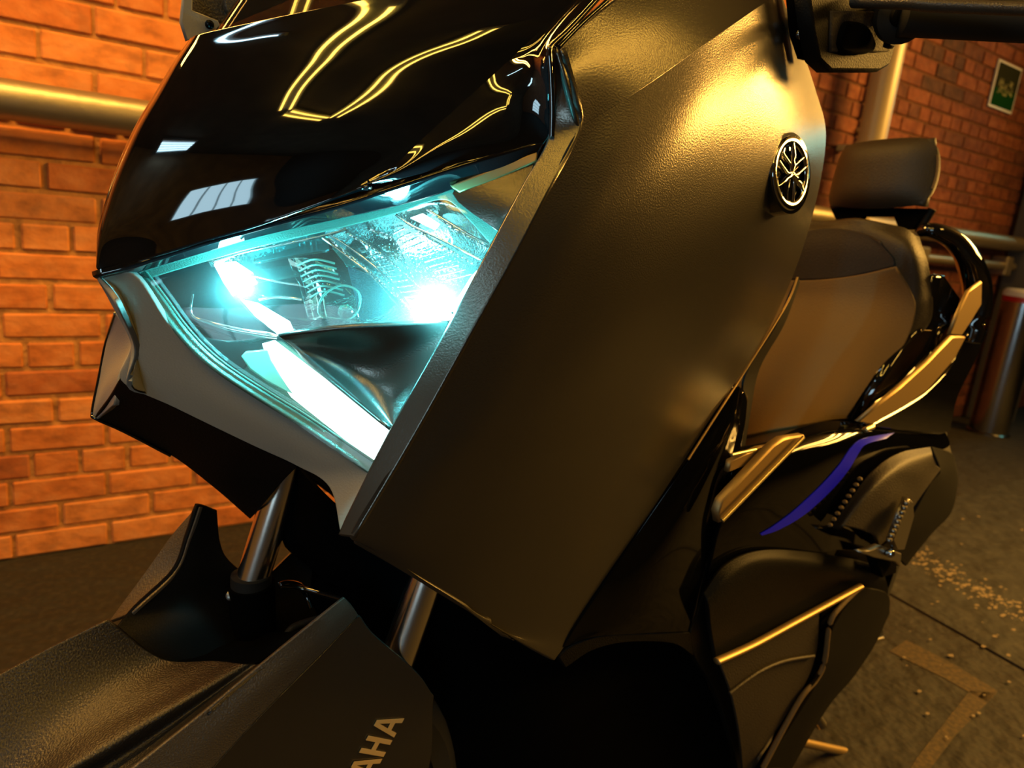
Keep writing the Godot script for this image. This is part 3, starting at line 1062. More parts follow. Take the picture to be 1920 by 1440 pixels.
	# lamps: lit patches at the feet of the bowls, with lights before them
	plate("lamp_emitter", lamp, H.call([[402, 496], [440, 492], [470, 512], [478, 530], [452, 540], [436, 552], [420, 528]], 0.016), M.lamp_white, 0.003)
	plate("lamp_emitter", lamp, H.call([[452, 562], [482, 570], [540, 604], [548, 620], [520, 622], [480, 592]], 0.017), M.lamp_white, 0.003)
	plate("lamp_emitter", lamp, H.call([[760, 560], [800, 575], [860, 560], [885, 520], [902, 500], [902, 520], [872, 575], [834, 602], [780, 603]], 0.017), M.lamp_white, 0.003)
	plate("lamp_emitter", lamp, H.call([[772, 408], [792, 402], [822, 420], [815, 428]], 0.016), M.lamp_white, 0.003)
	for q in [[455, 540, -0.004, 0.07], [815, 580, -0.008, 0.16]]:
		var l := OmniLight3D.new()
		l.name = "lamp_light"
		l.light_color = Color(0.4, 0.93, 1.0)
		l.light_energy = q[3]
		l.light_size = 0.01
		l.omni_range = 8.0
		l.omni_attenuation = 2.0
		l.shadow_enabled = true
		l.position = h(q[0], q[1], q[2])
		lamp.add_child(l, true)
	# daytime running light bar in the lower arm
	plate("light_bar", lamp, H.call([[494, 646], [512, 642], [735, 812], [700, 864], [548, 742], [520, 702], [502, 668]], 0.012), M.drl_white, 0.006, 0.002)
	plate("light_guide", lamp, H.call([[455, 668], [462, 662], [500, 658], [506, 676], [524, 706], [548, 738], [500, 712], [470, 690]], 0.011), M.drl_guide, 0.006, 0.002)
	plate("bar_bezel", lamp, H.call([[440, 660], [500, 640], [528, 640], [742, 806], [735, 820], [700, 878], [560, 782], [480, 726], [430, 690]], 0.03), M.lens_edge, 0.006, 0.001)
	# matte wedge between the two arms
	var wedge := []
	for row in [[[527, 632, -.002], [640, 619, -.003], [740, 613, -.004], [838, 606, -.004]], [[560, 655, .006], [650, 660, .016], [730, 668, .014], [812, 662, .002]], [[600, 690, .004], [665, 710, .02], [725, 725, .018], [782, 725, .004]], [[735, 800, -.002], [737, 801, .0], [739, 802, .0], [741, 802, -.002]]]:
		wedge.append(H.call(row, 0.0))
	sheet("wedge_panel", lamp, wedge, M.matte, 0.004, 20, 20, 0.003)

func side_panels() -> void:
	var L := [[1040, 95, .2], [1043, 180, .205], [1030, 262, .206], [985, 345, .206], [935, 438, .204], [832, 632, .194], [735, 806, .182], [637, 1000, .172]]
	var R := [[1048, 98, .208], [1076, 185, .22], [1085, 240, .222], [1022, 360, .222], [965, 470, .22], [862, 655, .21], [768, 825, .197], [662, 1003, .183]]
	var strip := []
	for k in 8:
		strip.append([s(L[k][0], L[k][1], L[k][2]), s(R[k][0], R[k][1], R[k][2])])
	var side := rows([
		[[1087, 240, .222], [1210, 162, .228], [1340, 70, .224], [1440, 2, .205], [1466, -8, .18]],
		[[1024, 360, .222], [1160, 310, .236], [1315, 240, .238], [1455, 165, .213], [1528, 165, .15]],
		[[967, 470, .22], [1105, 440, .238], [1275, 395, .24], [1465, 320, .213], [1548, 270, .145]],
		[[864, 655, .21], [1020, 620, .23], [1210, 570, .236], [1410, 480, .206], [1512, 445, .15]],
		[[770, 825, .197], [930, 790, .22], [1120, 735, .226], [1320, 650, .203], [1440, 620, .155]],
		[[715, 915, .19], [845, 895, .208], [1020, 870, .214], [1195, 825, .198], [1330, 788, .16]],
		[[664, 1003, .183], [780, 1020, .196], [930, 1020, .2], [1085, 1000, .19], [1215, 968, .168]],
		[[668, 1014, .18], [760, 1068, .188], [865, 1122, .192], [955, 1165, .188], [1090, 1165, .178]],
		[[668, 1020, .178], [760, 1074, .186], [860, 1134, .19], [955, 1190, .189], [1040, 1236, .186]]])
	var facet := rows([
		[[1046, 90, .206], [1112, 36, .205], [1185, -22, .2], [1280, -95, .192], [1420, -115, .18]],
		[[1064, 150, .216], [1152, 96, .216], [1255, 22, .212], [1350, -42, .2], [1445, -70, .18]],
		[[1087, 238, .222], [1210, 160, .228], [1340, 68, .224], [1440, 0, .205], [1466, -10, .18]]])
	for m in 2:
		var hint := Vector3(0.8, 0.2, 0.5) if m == 0 else Vector3(-0.8, 0.2, 0.5)
		var ss := sheet("side_strip", bike, strip if m == 0 else mirror(strip), M.matte, 0.006, 8, 50, 0.003, hint)
		var sh := sheet("side_panel", bike, side if m == 0 else mirror(side), M.matte, 0.005, 50, 80, 0.003, hint)
		var fs := sheet("upper_side_panel", bike, facet if m == 0 else mirror(facet), M.matte, 0.005, 30, 12, 0.003, hint)
		if m == 0:
			panel_sheet = sh
			facet_sheet = fs
			strip_sheet = ss
			emblem(sh)
	# glossy seam trim between cowl and side panel
	tube("seam_trim", bike, smooth([s(1125, -8, .2), s(1070, 52, .202), s(1036, 84, .204), s(1030, 96, .205), s(1032, 130, .206), s(1035, 200, .207), s(1034, 256, .208)], 5, false), 0.0026, M.gloss, 10)
	tube("seam_trim", bike, smooth([s(1140, 0, .203), s(1090, 45, .205), s(1048, 88, .207)], 5, false), 0.0022, M.gloss, 10)
	# glossy lower cheek and its edge
	var cheek := rows([[[1383, 724, .155], [1388, 728, .153], [1392, 734, .15]], [[1328, 815, .162], [1358, 812, .17], [1382, 810, .162]], [[1240, 940, .17], [1305, 920, .182], [1360, 902, .17]], [[1148, 1075, .178], [1245, 1050, .19], [1334, 1020, .177]], [[1084, 1170, .182], [1200, 1155, .19], [1306, 1135, .18]], [[1058, 1212, .184], [1130, 1192, .188], [1294, 1186, .183]]])
	sheet("gloss_cheek", bike, cheek, M.gloss_dim, 0.005, 20, 40, 0.003)
	sheet("gloss_cheek", bike, mirror(cheek), M.gloss_dim, 0.005, 12, 24, 0.003, Vector3(-0.7, 0.2, 0.6))
	sheet("cheek_edge", bike, rows([[[1394, 732, .15], [1402, 745, .148]], [[1384, 812, .16], [1396, 800, .158]], [[1362, 902, .17], [1378, 890, .168]], [[1336, 1020, .178], [1350, 1010, .176]], [[1308, 1135, .182], [1326, 1110, .18]], [[1296, 1190, .184], [1316, 1190, .182]]]), M.gloss, 0.006, 6, 30, 0.003)
	tube("shield_rim", bike, smooth([s(1495, 520, .15), s(1480, 560, .152), s(1450, 612, .155), s(1412, 672, .156), s(1384, 716, .156), s(1350, 768, .162), s(1290, 862, .168)], 4, false), 0.0016, M.bronze, 8)
	sheet("shield_inner", bike, rows([[[1497, 520, .146], [1500, 530, .12]], [[1455, 612, .15], [1470, 610, .12]], [[1398, 705, .15], [1425, 690, .11]], [[1396, 780, .152], [1408, 770, .12]], [[1380, 880, .16], [1392, 870, .13]]]), M.black, 0.003, 6, 24, 0.001)
	# matte lower end of the leg shield with its arched edge
	var arch := rows([[[1050, 1232, .185], [1075, 1212, .186], [1130, 1194, .187], [1215, 1190, .188], [1294, 1188, .186]], [[1062, 1250, .184], [1112, 1218, .186], [1180, 1203, .187], [1262, 1206, .187], [1300, 1228, .186]]])
	sheet("shield_foot", bike, arch, M.black, 0.01, 24, 5, 0.002)
	sheet("shield_side", bike, rows([[[1296, 1188, .186], [1322, 1112, .184]], [[1304, 1230, .186], [1330, 1180, .184]], [[1338, 1285, .184], [1352, 1250, .183]], [[1362, 1350, .182], [1380, 1330, .18]], [[1384, 1440, .18], [1396, 1400, .178]], [[1388, 1560, .176], [1400, 1560, .17]]]), M.black, 0.01, 8, 30, 0.002)
	# dark wheel arch
	sheet("wheel_arch", bike, rows([[[546, 864, -.06], [640, 960, .02], [800, 1060, .08], [1040, 1195, .14], [1300, 1180, .15]], [[529, 1012, -.06], [640, 1080, .01], [820, 1180, .07], [1060, 1262, .12], [1320, 1265, .15]], [[582, 1062, -.05], [690, 1180, .0], [850, 1300, .06], [1080, 1350, .12], [1362, 1362, .15]], [[586, 1130, -.05], [720, 1300, .0], [880, 1450, .06], [1100, 1480, .12], [1388, 1470, .15]], [[640, 1250, -.05], [760, 1500, .0], [900, 1600, .06], [1110, 1600, .12], [1388, 1600, .15]]]), M.dark, 0.004, 24, 24, 0.001)

func emblem(sh: Array) -> void:
	var em := holder("emblem", bike)
	var f := hit(sh, 1479, 326)
	var o := to_bike * EYE
	var back: Vector3 = (o - f[0]).normalized()
	var mid: Vector3 = f[0] + back * 0.020
	var rad := 74.0 / FOCAL * (bike.transform * mid - EYE).dot(-cam_basis.z)
	# the badge is turned some 62 degrees away from the eye, following the panel round to the rear
	var away := to_bike.basis * (cam_basis.x * 0.99 + cam_basis.y * 0.13)
	away = (away - back * away.dot(back)).normalized()
	var nn := (back * 0.47 + away * 0.88).normalized()
	var ey := (Vector3.UP - nn * nn.y).normalized()
	var ex := ey.cross(nn)
	em.transform = Transform3D(Basis(ex, ey, nn), mid)
	var t := rad / 1.0
	var d := put("dish", lathe([[0.0, 0.0], [t * 0.86, 0.0], [t * 0.9, 0.003], [t, 0.003], [t * 1.02, -0.022], [0.0, -0.022]], 48), M.gloss, em)
	d.rotation.x = PI / 2
	var ring := []
	for k in 56:
		ring.append(Vector3(cos(TAU * k / 56), sin(TAU * k / 56), 0) * t * 0.80 + Vector3(0, 0, 0.0030))
	tube("ring", em, ring, t * 0.115, M.chrome, 14, 0.4, Vector3(0, 0, 1), true)
	for ang in [30.0, 150.0, 270.0]:
		var u := Vector3(cos(deg_to_rad(ang)), sin(deg_to_rad(ang)), 0)
		var w := Vector3(-u.y, u.x, 0)
		var z := Vector3(0, 0, 0.0035)
		var fk := holder("tuning_fork", em)
		for sg in [-1.0, 1.0]:
			tube("prong", fk, [u * t * 0.04 + z, (u * 0.12 + w * 0.09 * sg) * t + z, (u * 0.22 + w * 0.13 * sg) * t + z, (u * 0.68 + w * 0.13 * sg) * t + z], t * 0.04, M.chrome, 8)
		var hl := [z - u * t * 0.04, z - u * t * 0.2, z - u * t * 0.32, z - u * t * 0.42, z - u * t * 0.86]
		tube("stem", fk, hl, [t * 0.05, t * 0.1, t * 0.06, t * 0.095, t * 0.012], M.chrome, 8)

func fork_and_fender() -> void:
	# front wheel under the fender
	var wheel := holder("front_wheel", bike)
	wheel.position = Vector3(0, 0.258, -0.18)
	var tyre := []
	for k in 13:
		var a := PI * k / 12.0 - PI / 2
		tyre.append([0.19 + 0.068 * pow(absf(cos(a)), 0.7), sin(a) * 0.058])
	var ty := put("tyre", lathe(tyre, 48), M.rubber, wheel)
	ty.rotation.z = PI / 2
	put("rim", lathe([[0.205, -0.04], [0.19, -0.035], [0.185, 0.035], [0.205, 0.04]], 48), M.satin, wheel).rotation.z = PI / 2
	for k in 5:
		var a := TAU * k / 5
		tube("spoke", wheel, [Vector3(0, cos(a), sin(a)) * 0.03, Vector3(0, cos(a), sin(a)) * 0.19], 0.014, M.satin, 8)
	put("brake_disc", lathe([[0.05, -0.002], [0.13, -0.002], [0.13, 0.002], [0.05, 0.002]], 40), M.satin, wheel).transform = Transform3D(Basis(Vector3(0, 0, 1), PI / 2), Vector3(0.062, 0, 0))
	# fork legs
	var n0 := s(791, 1106, .07)
	var n1 := s(748, 1229, .07)
	var f0 := s(541, 872, -.07)
	var f1 := s(471, 1094, -.07)
	tube("fork_tube", bike, [n0 + (n0 - n1) * 1.2, n0, n1, n1 + (n1 - n0) * 1.2], 0.0205, M.fork_chrome, 28)
	tube("fork_tube", bike, [f0 + (f0 - f1) * 0.7, f0, f1], 0.0195, M.fork_chrome, 28)
	for q in [[n1 + (n1 - n0) * 1.0, 0.07], [f1, -0.07]]:
		var leg := holder("fork_slider", bike)
		tube("body", leg, [q[0], Vector3(q[1], 0.258, -0.18)], 0.027, M.dark, 20)
		tube("dust_seal", leg, [q[0] + Vector3(0, 0.012, 0), q[0] + Vector3(0, -0.012, 0)], 0.0235, M.rubber, 20)
	tube("seal_bolt", bike, [s(433, 1117, -.075), s(433, 1117, -.068)], 0.006, M.satin, 12)
	tube("axle", bike, [Vector3(-0.12, 0.258, -0.18), Vector3(0.12, 0.258, -0.18)], 0.012, M.satin, 12)
	# fender: textured top, side strip, lettered side plate
	var top := rows([[[202, 1166, -.07], [300, 1236, -.04], [400, 1240, -.0], [452, 1246, .03], [478, 1247, .036], [497, 1242, .055]], [[100, 1215, -.07], [180, 1290, -.035], [270, 1315, .005], [352, 1310, .035], [380, 1318, .036], [386, 1334, .064]], [[0, 1268, -.07], [60, 1360, -.03], [120, 1390, .0], [215, 1392, .036], [262, 1400, .036], [320, 1400, .068]], [[-120, 1330, -.07], [-60, 1440, -.025], [0, 1480, .005], [90, 1465, .036], [140, 1475, .036], [200, 1500, .068]], [[-260, 1420, -.06], [-220, 1540, -.015], [-140, 1580, .01], [-60, 1570, .036], [-10, 1580, .036], [60, 1600, .066]]])
	sheet("fender_top", bike, top, M.fender, 0.004, 30, 30, 0.003, Vector3(0.1, 0.9, 0.2))
	var hollow := rows([[[600, 1165, .06], [646, 1126, .083]], [[492, 1244, .05], [545, 1206, .081]], [[432, 1292, .056], [452, 1280, .079]], [[384, 1336, .064], [388, 1336, .077]]])
	sheet("fender_recess", bike, hollow, M.fender, 0.003, 8, 20, 0.001, Vector3(0.1, 0.9, 0.2))
	var strip := rows([[[644, 1124, .085], [657, 1138, .089], [669, 1155, .09]], [[560, 1192, .083], [585, 1212, .089], [605, 1222, .09]], [[470, 1265, .08], [492, 1290, .088], [512, 1315, .089]], [[384, 1337, .077], [410, 1372, .086], [430, 1402, .088]], [[318, 1390, .076], [345, 1440, .085], [370, 1470, .087]], [[180, 1500, .075], [220, 1560, .084], [260, 1600, .086]]])
	sheet("fender_strip", bike, strip, M.strip, 0.004, 12, 30, 0.002)
	var side := rows([[[673, 1157, .089], [702, 1194, .092], [780, 1262, .095], [812, 1306, .096]], [[608, 1226, .089], [668, 1310, .094], [745, 1400, .098], [800, 1450, .1]], [[515, 1319, .088], [580, 1410, .094], [655, 1490, .098], [720, 1550, .1]], [[433, 1406, .087], [500, 1500, .093], [580, 1590, .097], [640, 1650, .1]], [[374, 1474, .086], [440, 1570, .092], [510, 1660, .096], [570, 1720, .1]]])
	var sh := sheet("fender_side", bike, side, M.matte, 0.004, 24, 30, 0.002)
	sheet("fender_side", bike, mirror(side), M.matte, 0.004, 12, 16, 0.002, Vector3(-0.8, 0.2, 0.5))
	lettering(sh)
	# right fork guard standing over the fender
	var guard := rows([[[371, 951, -.1], [386, 954, -.1], [404, 961, -.1]], [[352, 1008, -.097], [378, 1012, -.095], [411, 1020, -.096]], [[326, 1072, -.09], [375, 1070, -.087], [432, 1058, -.09]], [[248, 1146, -.084], [370, 1130, -.08], [500, 1112, -.086]], [[206, 1200, -.066], [350, 1180, -.06], [490, 1165, -.075]], [[206, 1222, -.056], [330, 1246, -.04], [452, 1246, -.04]]])
	sheet("fork_guard", bike, guard, M.black, 0.006, 16, 24, 0.003)
	sheet("guard_flank", bike, rows([[[366, 953, -.112], [372, 952, -.1]], [[322, 1005, -.12], [353, 1008, -.097]], [[272, 1075, -.12], [327, 1072, -.09]], [[207, 1162, -.112], [248, 1146, -.084]]]), M.strip, 0.004, 8, 16, 0.002)
	sheet("guard_foot", bike, rows([[[330, 1243, -.04], [400, 1246, -.03], [470, 1244, .0], [600, 1160, .06]], [[340, 1190, -.07], [400, 1190, -.07], [480, 1185, -.06], [560, 1185, .0]]]), M.dark, 0.004, 16, 8, 0.002, Vector3(0.1, 0.9, 0.2))
	# brake hose loop
	var hose := holder("brake_hose", bike)
	tube("hose", hose, smooth([s(526, 1099, -.02), s(560, 1102, -.02), s(600, 1112, .0), s(640, 1124, .02)], 5, false), 0.0035, M.gloss, 8)
	tube("hose", hose, smooth([s(524, 1097, -.02), s(540, 1093, -.024), s(562, 1098, -.03), s(574, 1115, -.03), s(584, 1140, -.02)], 5, false), 0.0035, M.gloss, 8)
	tube("hose", hose, smooth([s(536, 1192, -.02), s(548, 1178, -.02), s(570, 1168, -.02), s(600, 1160, .0)], 5, false), 0.0045, M.rubber, 8)

func lettering(sh: Array) -> void:
	var end := hit(sh, 757, 1346)
	var start := hit(sh, 714, 1425)
	var above := hit(sh, 719, 1325)
	var ex: Vector3 = end[0] - start[0]
	var per_px := ex.length() / 90.0
	ex = ex.normalized()
	var nn: Vector3 = end[1]
	nn = (nn - ex * nn.dot(ex)).normalized()
	var ey := nn.cross(ex)
	if ey.dot(above[0] - end[0]) < 0.0:
		ey = -ey
		nn = -nn
	var font := SystemFont.new()
	font.font_names = PackedStringArray(["Droid Sans"])
	font.font_weight = 700
	var tm := TextMesh.new()
	tm.text = "YAMAHA"
	tm.font = font
	tm.font_size = 32
	tm.pixel_size = 0.001
	tm.depth = 0.02
	tm.horizontal_alignment = HORIZONTAL_ALIGNMENT_RIGHT
	tm.vertical_alignment = VERTICAL_ALIGNMENT_BOTTOM
	var box := tm.get_aabb()
	var sx := per_px * 262.0 / box.size.x
	var sy: float = (above[0] - end[0]).dot(ey) / box.size.y
	var o := put("lettering", tm, M.letters, bike)
	var z: Vector3 = end[0] + nn * 0.0012
	o.set_meta("label", "pale gold block lettering")
	o.transform = Transform3D(Basis(ex * sx, ey * sy, nn * 0.03), z - ex * box.end.x * sx - ey * box.position.y * sy)

func footwell() -> void:
	# outer skin below the seat with its rolled top edge
	var skin := rows([[[1322, 1112, .195], [1362, 1062, .197], [1420, 1036, .2], [1500, 1034, .2], [1590, 1048, .205], [1652, 1064, .21]], [[1330, 1135, .205], [1375, 1090, .208], [1428, 1062, .21], [1500, 1060, .212], [1590, 1072, .216], [1660, 1085, .216]], [[1335, 1180, .2], [1390, 1150, .2], [1450, 1120, .2], [1510, 1105, .2], [1580, 1095, .205], [1664, 1115, .21]], [[1345, 1238, .2], [1410, 1205, .2], [1480, 1168, .2], [1540, 1135, .2], [1595, 1110, .205], [1640, 1150, .21]]])
	sheet("footboard_skin", bike, skin, M.black, 0.006, 30, 20, 0.003)
	tube("footboard_edge", bike, smooth([s(1344, 1240, .215), s(1410, 1210, .217), s(1480, 1172, .219), s(1550, 1134, .22), s(1614, 1099, .222)], 5, false), 0.0065, M.bronze, 12, 0.7)
	var floor_part := rows([[[1352, 1246, .21], [1440, 1200, .212], [1536, 1146, .214]], [[1372, 1300, .21], [1450, 1255, .212], [1530, 1225, .214]], [[1388, 1380, .205], [1440, 1340, .21], [1500, 1300, .212]], [[1396, 1480, .2], [1400, 1460, .205], [1420, 1420, .21]]])
	sheet("footboard_mat", bike, floor_part, M.seat_edge, 0.004, 14, 24, 0.001)
	tube("mat_seam", bike, smooth([s(1368, 1300, .214), s(1420, 1262, .217), s(1470, 1240, .218), s(1526, 1230, .219)], 5, false), 0.003, M.seat_edge, 8)
	sheet("footboard_gutter", bike, rows([[[1536, 1146, .21], [1548, 1140, .214], [1612, 1100, .22]], [[1528, 1225, .208], [1540, 1222, .214], [1558, 1165, .22]], [[1498, 1302, .206], [1514, 1298, .214], [1545, 1240, .22]], [[1418, 1425, .2], [1436, 1420, .21], [1496, 1315, .218]], [[1380, 1480, .2], [1400, 1480, .208], [1430, 1440, .214]]]), M.dark, 0.006, 8, 24, 0.002)
	tube("gutter_edge", bike, smooth([s(1614, 1100, .223), s(1578, 1135, .224), s(1556, 1168, .224), s(1546, 1240, .223), s(1530, 1275, .222), s(1497, 1316, .22), s(1430, 1440, .216)], 5, false), 0.0045, M.seat_pad, 10)
	sheet("belly_skin", bike, rows([[[1616, 1102, .218], [1664, 1115, .21], [1668, 1150, .2]], [[1562, 1168, .218], [1625, 1190, .21], [1640, 1210, .2]], [[1550, 1242, .217], [1590, 1260, .21], [1600, 1270, .2]], [[1500, 1318, .214], [1540, 1320, .21], [1550, 1330, .2]], [[1436, 1440, .21], [1470, 1440, .2], [1480, 1450, .19]]]), M.black, 0.006, 10, 20, 0.002)
	# side stand and its spring, rubber foot peg below
	var st := holder("side_stand", bike)
	tube("bar", st, [s(1478, 1386, .17), s(1550, 1402, .19), s(1622, 1417, .21)], 0.009, M.bronze, 12)
	tube("tang", st, smooth([s(1625, 1420, .21), s(1640, 1392, .215), s(1664, 1386, .22)], 4, false), 0.006, M.black, 8)
	tube("pivot_bolt", st, [s(1530, 1345, .17), s(1540, 1360, .18)], 0.012, M.satin, 10)
	var ct := holder("stand_foot", bike)
	plate("pad", ct, seen([[1610, 1182], [1622, 1170], [1645, 1168], [1656, 1182], [1656, 1196], [1618, 1205]], .15), M.rubber, 0.03, 0.004)
	tube("pad_bolt", ct, [s(1620, 1187, .152), s(1620, 1187, .158)], 0.008, M.chrome, 10)
	tube("arm", ct, [s(1588, 1228, .14), s(1605, 1210, .145), s(1654, 1197, .15)], 0.006, M.satin, 10)

func seat_and_rear() -> void:
	# rear wheel and engine block, mostly hidden
	var wheel := holder("rear_wheel", bike)
	wheel.position = Vector3(0, 0.28, -1.56)
	var tyre := []
	for k in 13:
		var a := PI * k / 12.0 - PI / 2
		tyre.append([0.2 + 0.08 * pow(absf(cos(a)), 0.7), sin(a) * 0.068])
	put("tyre", lathe(tyre, 40), M.rubber, wheel).rotation.z = PI / 2
	put("rim", lathe([[0.2, -0.05], [0.18, -0.04], [0.18, 0.04], [0.2, 0.05]], 40), M.satin, wheel).rotation.z = PI / 2
	put("hub", lathe([[0.0, -0.06], [0.06, -0.06], [0.06, 0.06], [0.0, 0.06]], 24), M.dark, wheel).rotation.z = PI / 2
	for k in 5:
		var a := TAU * k / 5
		tube("spoke", wheel, [Vector3(0, cos(a), sin(a)) * 0.05, Vector3(0, cos(a), sin(a)) * 0.185], 0.016, M.satin, 8)
	# body under the seat
	var core := []
	for r in [[-0.62, 0.10, 0.3, 0.52], [-0.8, 0.13, 0.28, 0.54], [-1.0, 0.13, 0.32, 0.6], [-1.2, 0.12, 0.42, 0.72], [-1.4, 0.12, 0.6, 0.86], [-1.55, 0.08, 0.72, 0.88]]:
		var ring := []
		for k in 13:
			var t := TAU * k / 12.0
			var c := Vector2(signf(cos(t)) * pow(absf(cos(t)), 0.5), signf(sin(t)) * pow(absf(sin(t)), 0.5))
			ring.append(Vector3(c.x * r[1], lerpf(r[2], r[3], c.y * 0.5 + 0.5), r[0]))
		core.append(ring)
	sheet("inner_body", bike, core, M.dark, 0.001, 36, 20, 0.0005, Vector3.ZERO)
	# seat shell with its pads
	var seat := holder("seat", bike)
	var g := rows([[[1470, 413, -.12], [1540, 416, -.05], [1610, 415, .03], [1690, 427, .1], [1722, 446, .125]], [[1450, 450, -.12], [1520, 450, -.05], [1610, 452, .04], [1700, 470, .13], [1740, 500, .155]], [[1440, 560, -.11], [1500, 560, -.05], [1600, 562, .05], [1705, 572, .145], [1745, 595, .168]], [[1400, 650, -.1], [1460, 650, -.04], [1560, 650, .055], [1662, 652, .14], [1702, 648, .16]], [[1365, 740, -.08], [1420, 740, -.02], [1510, 742, .06], [1595, 748, .135], [1636, 762, .155]], [[1340, 850, -.03], [1390, 838, .02], [1450, 822, .08], [1530, 803, .12], [1604, 788, .15]]])
	var shell_part := sheet("seat_shell", seat, g, M.seat_edge, 0.03, 36, 44, 0.008, Vector3(0.5, 0.5, 0.7))
	sheet("pad", seat, laid(shell_part, [[[1475, 528], [1520, 528], [1560, 525], [1600, 520], [1640, 512], [1680, 502]], [[1465, 560], [1510, 560], [1560, 560], [1610, 560], [1660, 560], [1709, 560]], [[1450, 600], [1500, 600], [1550, 600], [1600, 600], [1655, 600], [1706, 600]], [[1430, 640], [1480, 640], [1530, 640], [1585, 640], [1640, 640], [1690, 640]], [[1412, 685], [1460, 685], [1510, 685], [1560, 685], [1614, 685], [1664, 685]], [[1396, 730], [1440, 730], [1490, 730], [1540, 730], [1590, 730], [1632, 728]], [[1384, 775], [1425, 775], [1470, 772], [1520, 768], [1570, 762], [1608, 758]], [[1376, 820], [1415, 816], [1455, 808], [1500, 800], [1545, 790], [1584, 782]]], 0.007), M.seat_pad, 0.006, 24, 30, 0.003, Vector3(0.5, 0.5, 0.7))
	sheet("step_pad", seat, laid(shell_part, [[[1490, 440], [1560, 432], [1620, 440], [1650, 455]], [[1470, 470], [1560, 465], [1640, 470], [1672, 480]], [[1470, 522], [1560, 520], [1630, 508], [1676, 496]]], 0.004), M.seat_dark, 0.005, 20, 14, 0.003, Vector3(0.5, 0.5, 0.7))
	# backrest
	var back := holder("backrest", bike)
	var lo := sz(1552, 332, -1.39)
	var hi := sz(1772, 322, -1.39)
	var c := (lo + hi) / 2.0
	var up := sz(1660, 251, -1.39) - sz(1662, 400, -1.39)
	var hw := (hi - lo).length() / 2.0
	var hh := up.length() / 2.0
	var wide := (hi - lo).normalized()
	var pad := []
	for k in 21:
		var row := []
		for q in 21:
			var e := Vector2(q / 10.0 - 1.0, 1.0 - k / 10.0)
			e *= 0.93
			var m := Vector2(e.x * sqrt(1.0 - 0.5 * e.y * e.y), e.y * sqrt(1.0 - 0.5 * e.x * e.x))
			m = Vector2(m.x * (1.36 - 0.36 * m.x * m.x), m.y * (1.36 - 0.36 * m.y * m.y))
			var taper := 1.0 - 0.05 * e.y
			row.append(c + wide * m.x * hw * 0.9 * taper + Vector3.UP * m.y * hh * 0.86 + Vector3(0, 0, 1) * (0.03 * (1.0 - pow(m.x, 4)) * (1.0 - pow(m.y, 4)) + 0.012 * (1.0 - m.x * m.x)))
		pad.append(row)
	sheet("cushion", back, pad, M.seat_edge, 0.05, 40, 40, 0.012, Vector3(0.1, 0, 1))
	var seam := []
	for k in range(5, 16):
		seam.append(pad[k][20] + Vector3(0.002, 0, 0.002))
	tube("piping", back, smooth(seam, 3, false), 0.0022, M.seat_pad, 8)
	plate("bracket", back, [sz(1556, 388, -1.40), sz(1735, 392, -1.40), sz(1712, 428, -1.40), sz(1686, 428, -1.40), sz(1676, 404, -1.40), sz(1616, 404, -1.40), sz(1606, 424, -1.40), sz(1574, 424, -1.40)], M.dark, 0.02, 0.002)
	tube("strut", back, [sz(1748, 392, -1.41), sz(1722, 436, -1.41)], 0.008, M.black, 10)
	# grab rail and tail
	tube("grab_rail", bike, smooth([s(1726, 436, .1), s(1748, 432, .12), s(1790, 452, .15), s(1818, 492, .175), s(1832, 540, .185), s(1830, 590, .19), s(1816, 640, .19)], 4, false), [0.012, 0.014, 0.016, 0.018, 0.02, 0.021, 0.022, 0.023, 0.024, 0.025, 0.026, 0.026, 0.027, 0.027, 0.028, 0.028, 0.028, 0.028, 0.028, 0.028, 0.027, 0.027, 0.026, 0.025, 0.024], M.gloss, 16, 0.75)
	plate("rail_insert", bike, seen([[1817, 548], [1841, 530], [1840, 570], [1822, 600], [1804, 627], [1783, 626], [1798, 590]], .215), M.bronze, 0.006, 0.003)
	plate("tail_infill", bike, seen([[1706, 640], [1744, 600], [1750, 520], [1772, 520], [1800, 560], [1794, 600], [1780, 634], [1700, 720], [1625, 792], [1610, 786]], .165), M.gloss, 0.02, 0.004)
	plate("tail_strip", bike, seen([[1786, 634], [1810, 633], [1790, 672], [1740, 730], [1690, 764], [1640, 793], [1613, 790], [1690, 728], [1740, 682]], .2), M.bronze, 0.008, 0.004)
	plate("tail_panel", bike, smooth(seen([[1812, 632], [1844, 612], [1836, 660], [1796, 742], [1784, 792], [1768, 812], [1650, 800], [1645, 795], [1694, 768], [1744, 733], [1794, 676]], .195), 3), M.gloss, 0.02, 0.005)
	tube("tail_lamp", bike, [s(1836, 600, .17), s(1836, 624, .17)], 0.006, M.red_band, 10)
	# gloss side body with the blue stripe
	var body := rows([[[1384, 838, .15], [1440, 828, .16], [1500, 802, .165], [1560, 790, .17], [1640, 797, .18], [1772, 808, .185]], [[1375, 880, .18], [1440, 860, .19], [1510, 835, .195], [1590, 815, .2], [1660, 815, .2], [1780, 835, .19]], [[1360, 960, .19], [1420, 930, .2], [1500, 890, .206], [1580, 850, .21], [1640, 850, .21], [1750, 850, .2]], [[1345, 1010, .19], [1410, 990, .196], [1490, 950, .204], [1555, 920, .208], [1610, 890, .21], [1700, 880, .2]], [[1330, 1080, .185], [1410, 1040, .19], [1480, 1030, .195], [1545, 1035, .2], [1580, 1030, .2], [1680, 1040, .2]]])
	var sb := sheet("side_body", bike, body, M.gloss_dim, 0.006, 40, 30, 0.002)
	sheet("side_body", bike, mirror(body), M.gloss_dim, 0.006, 20, 16, 0.002, Vector3(-0.7, 0.2, 0.6))
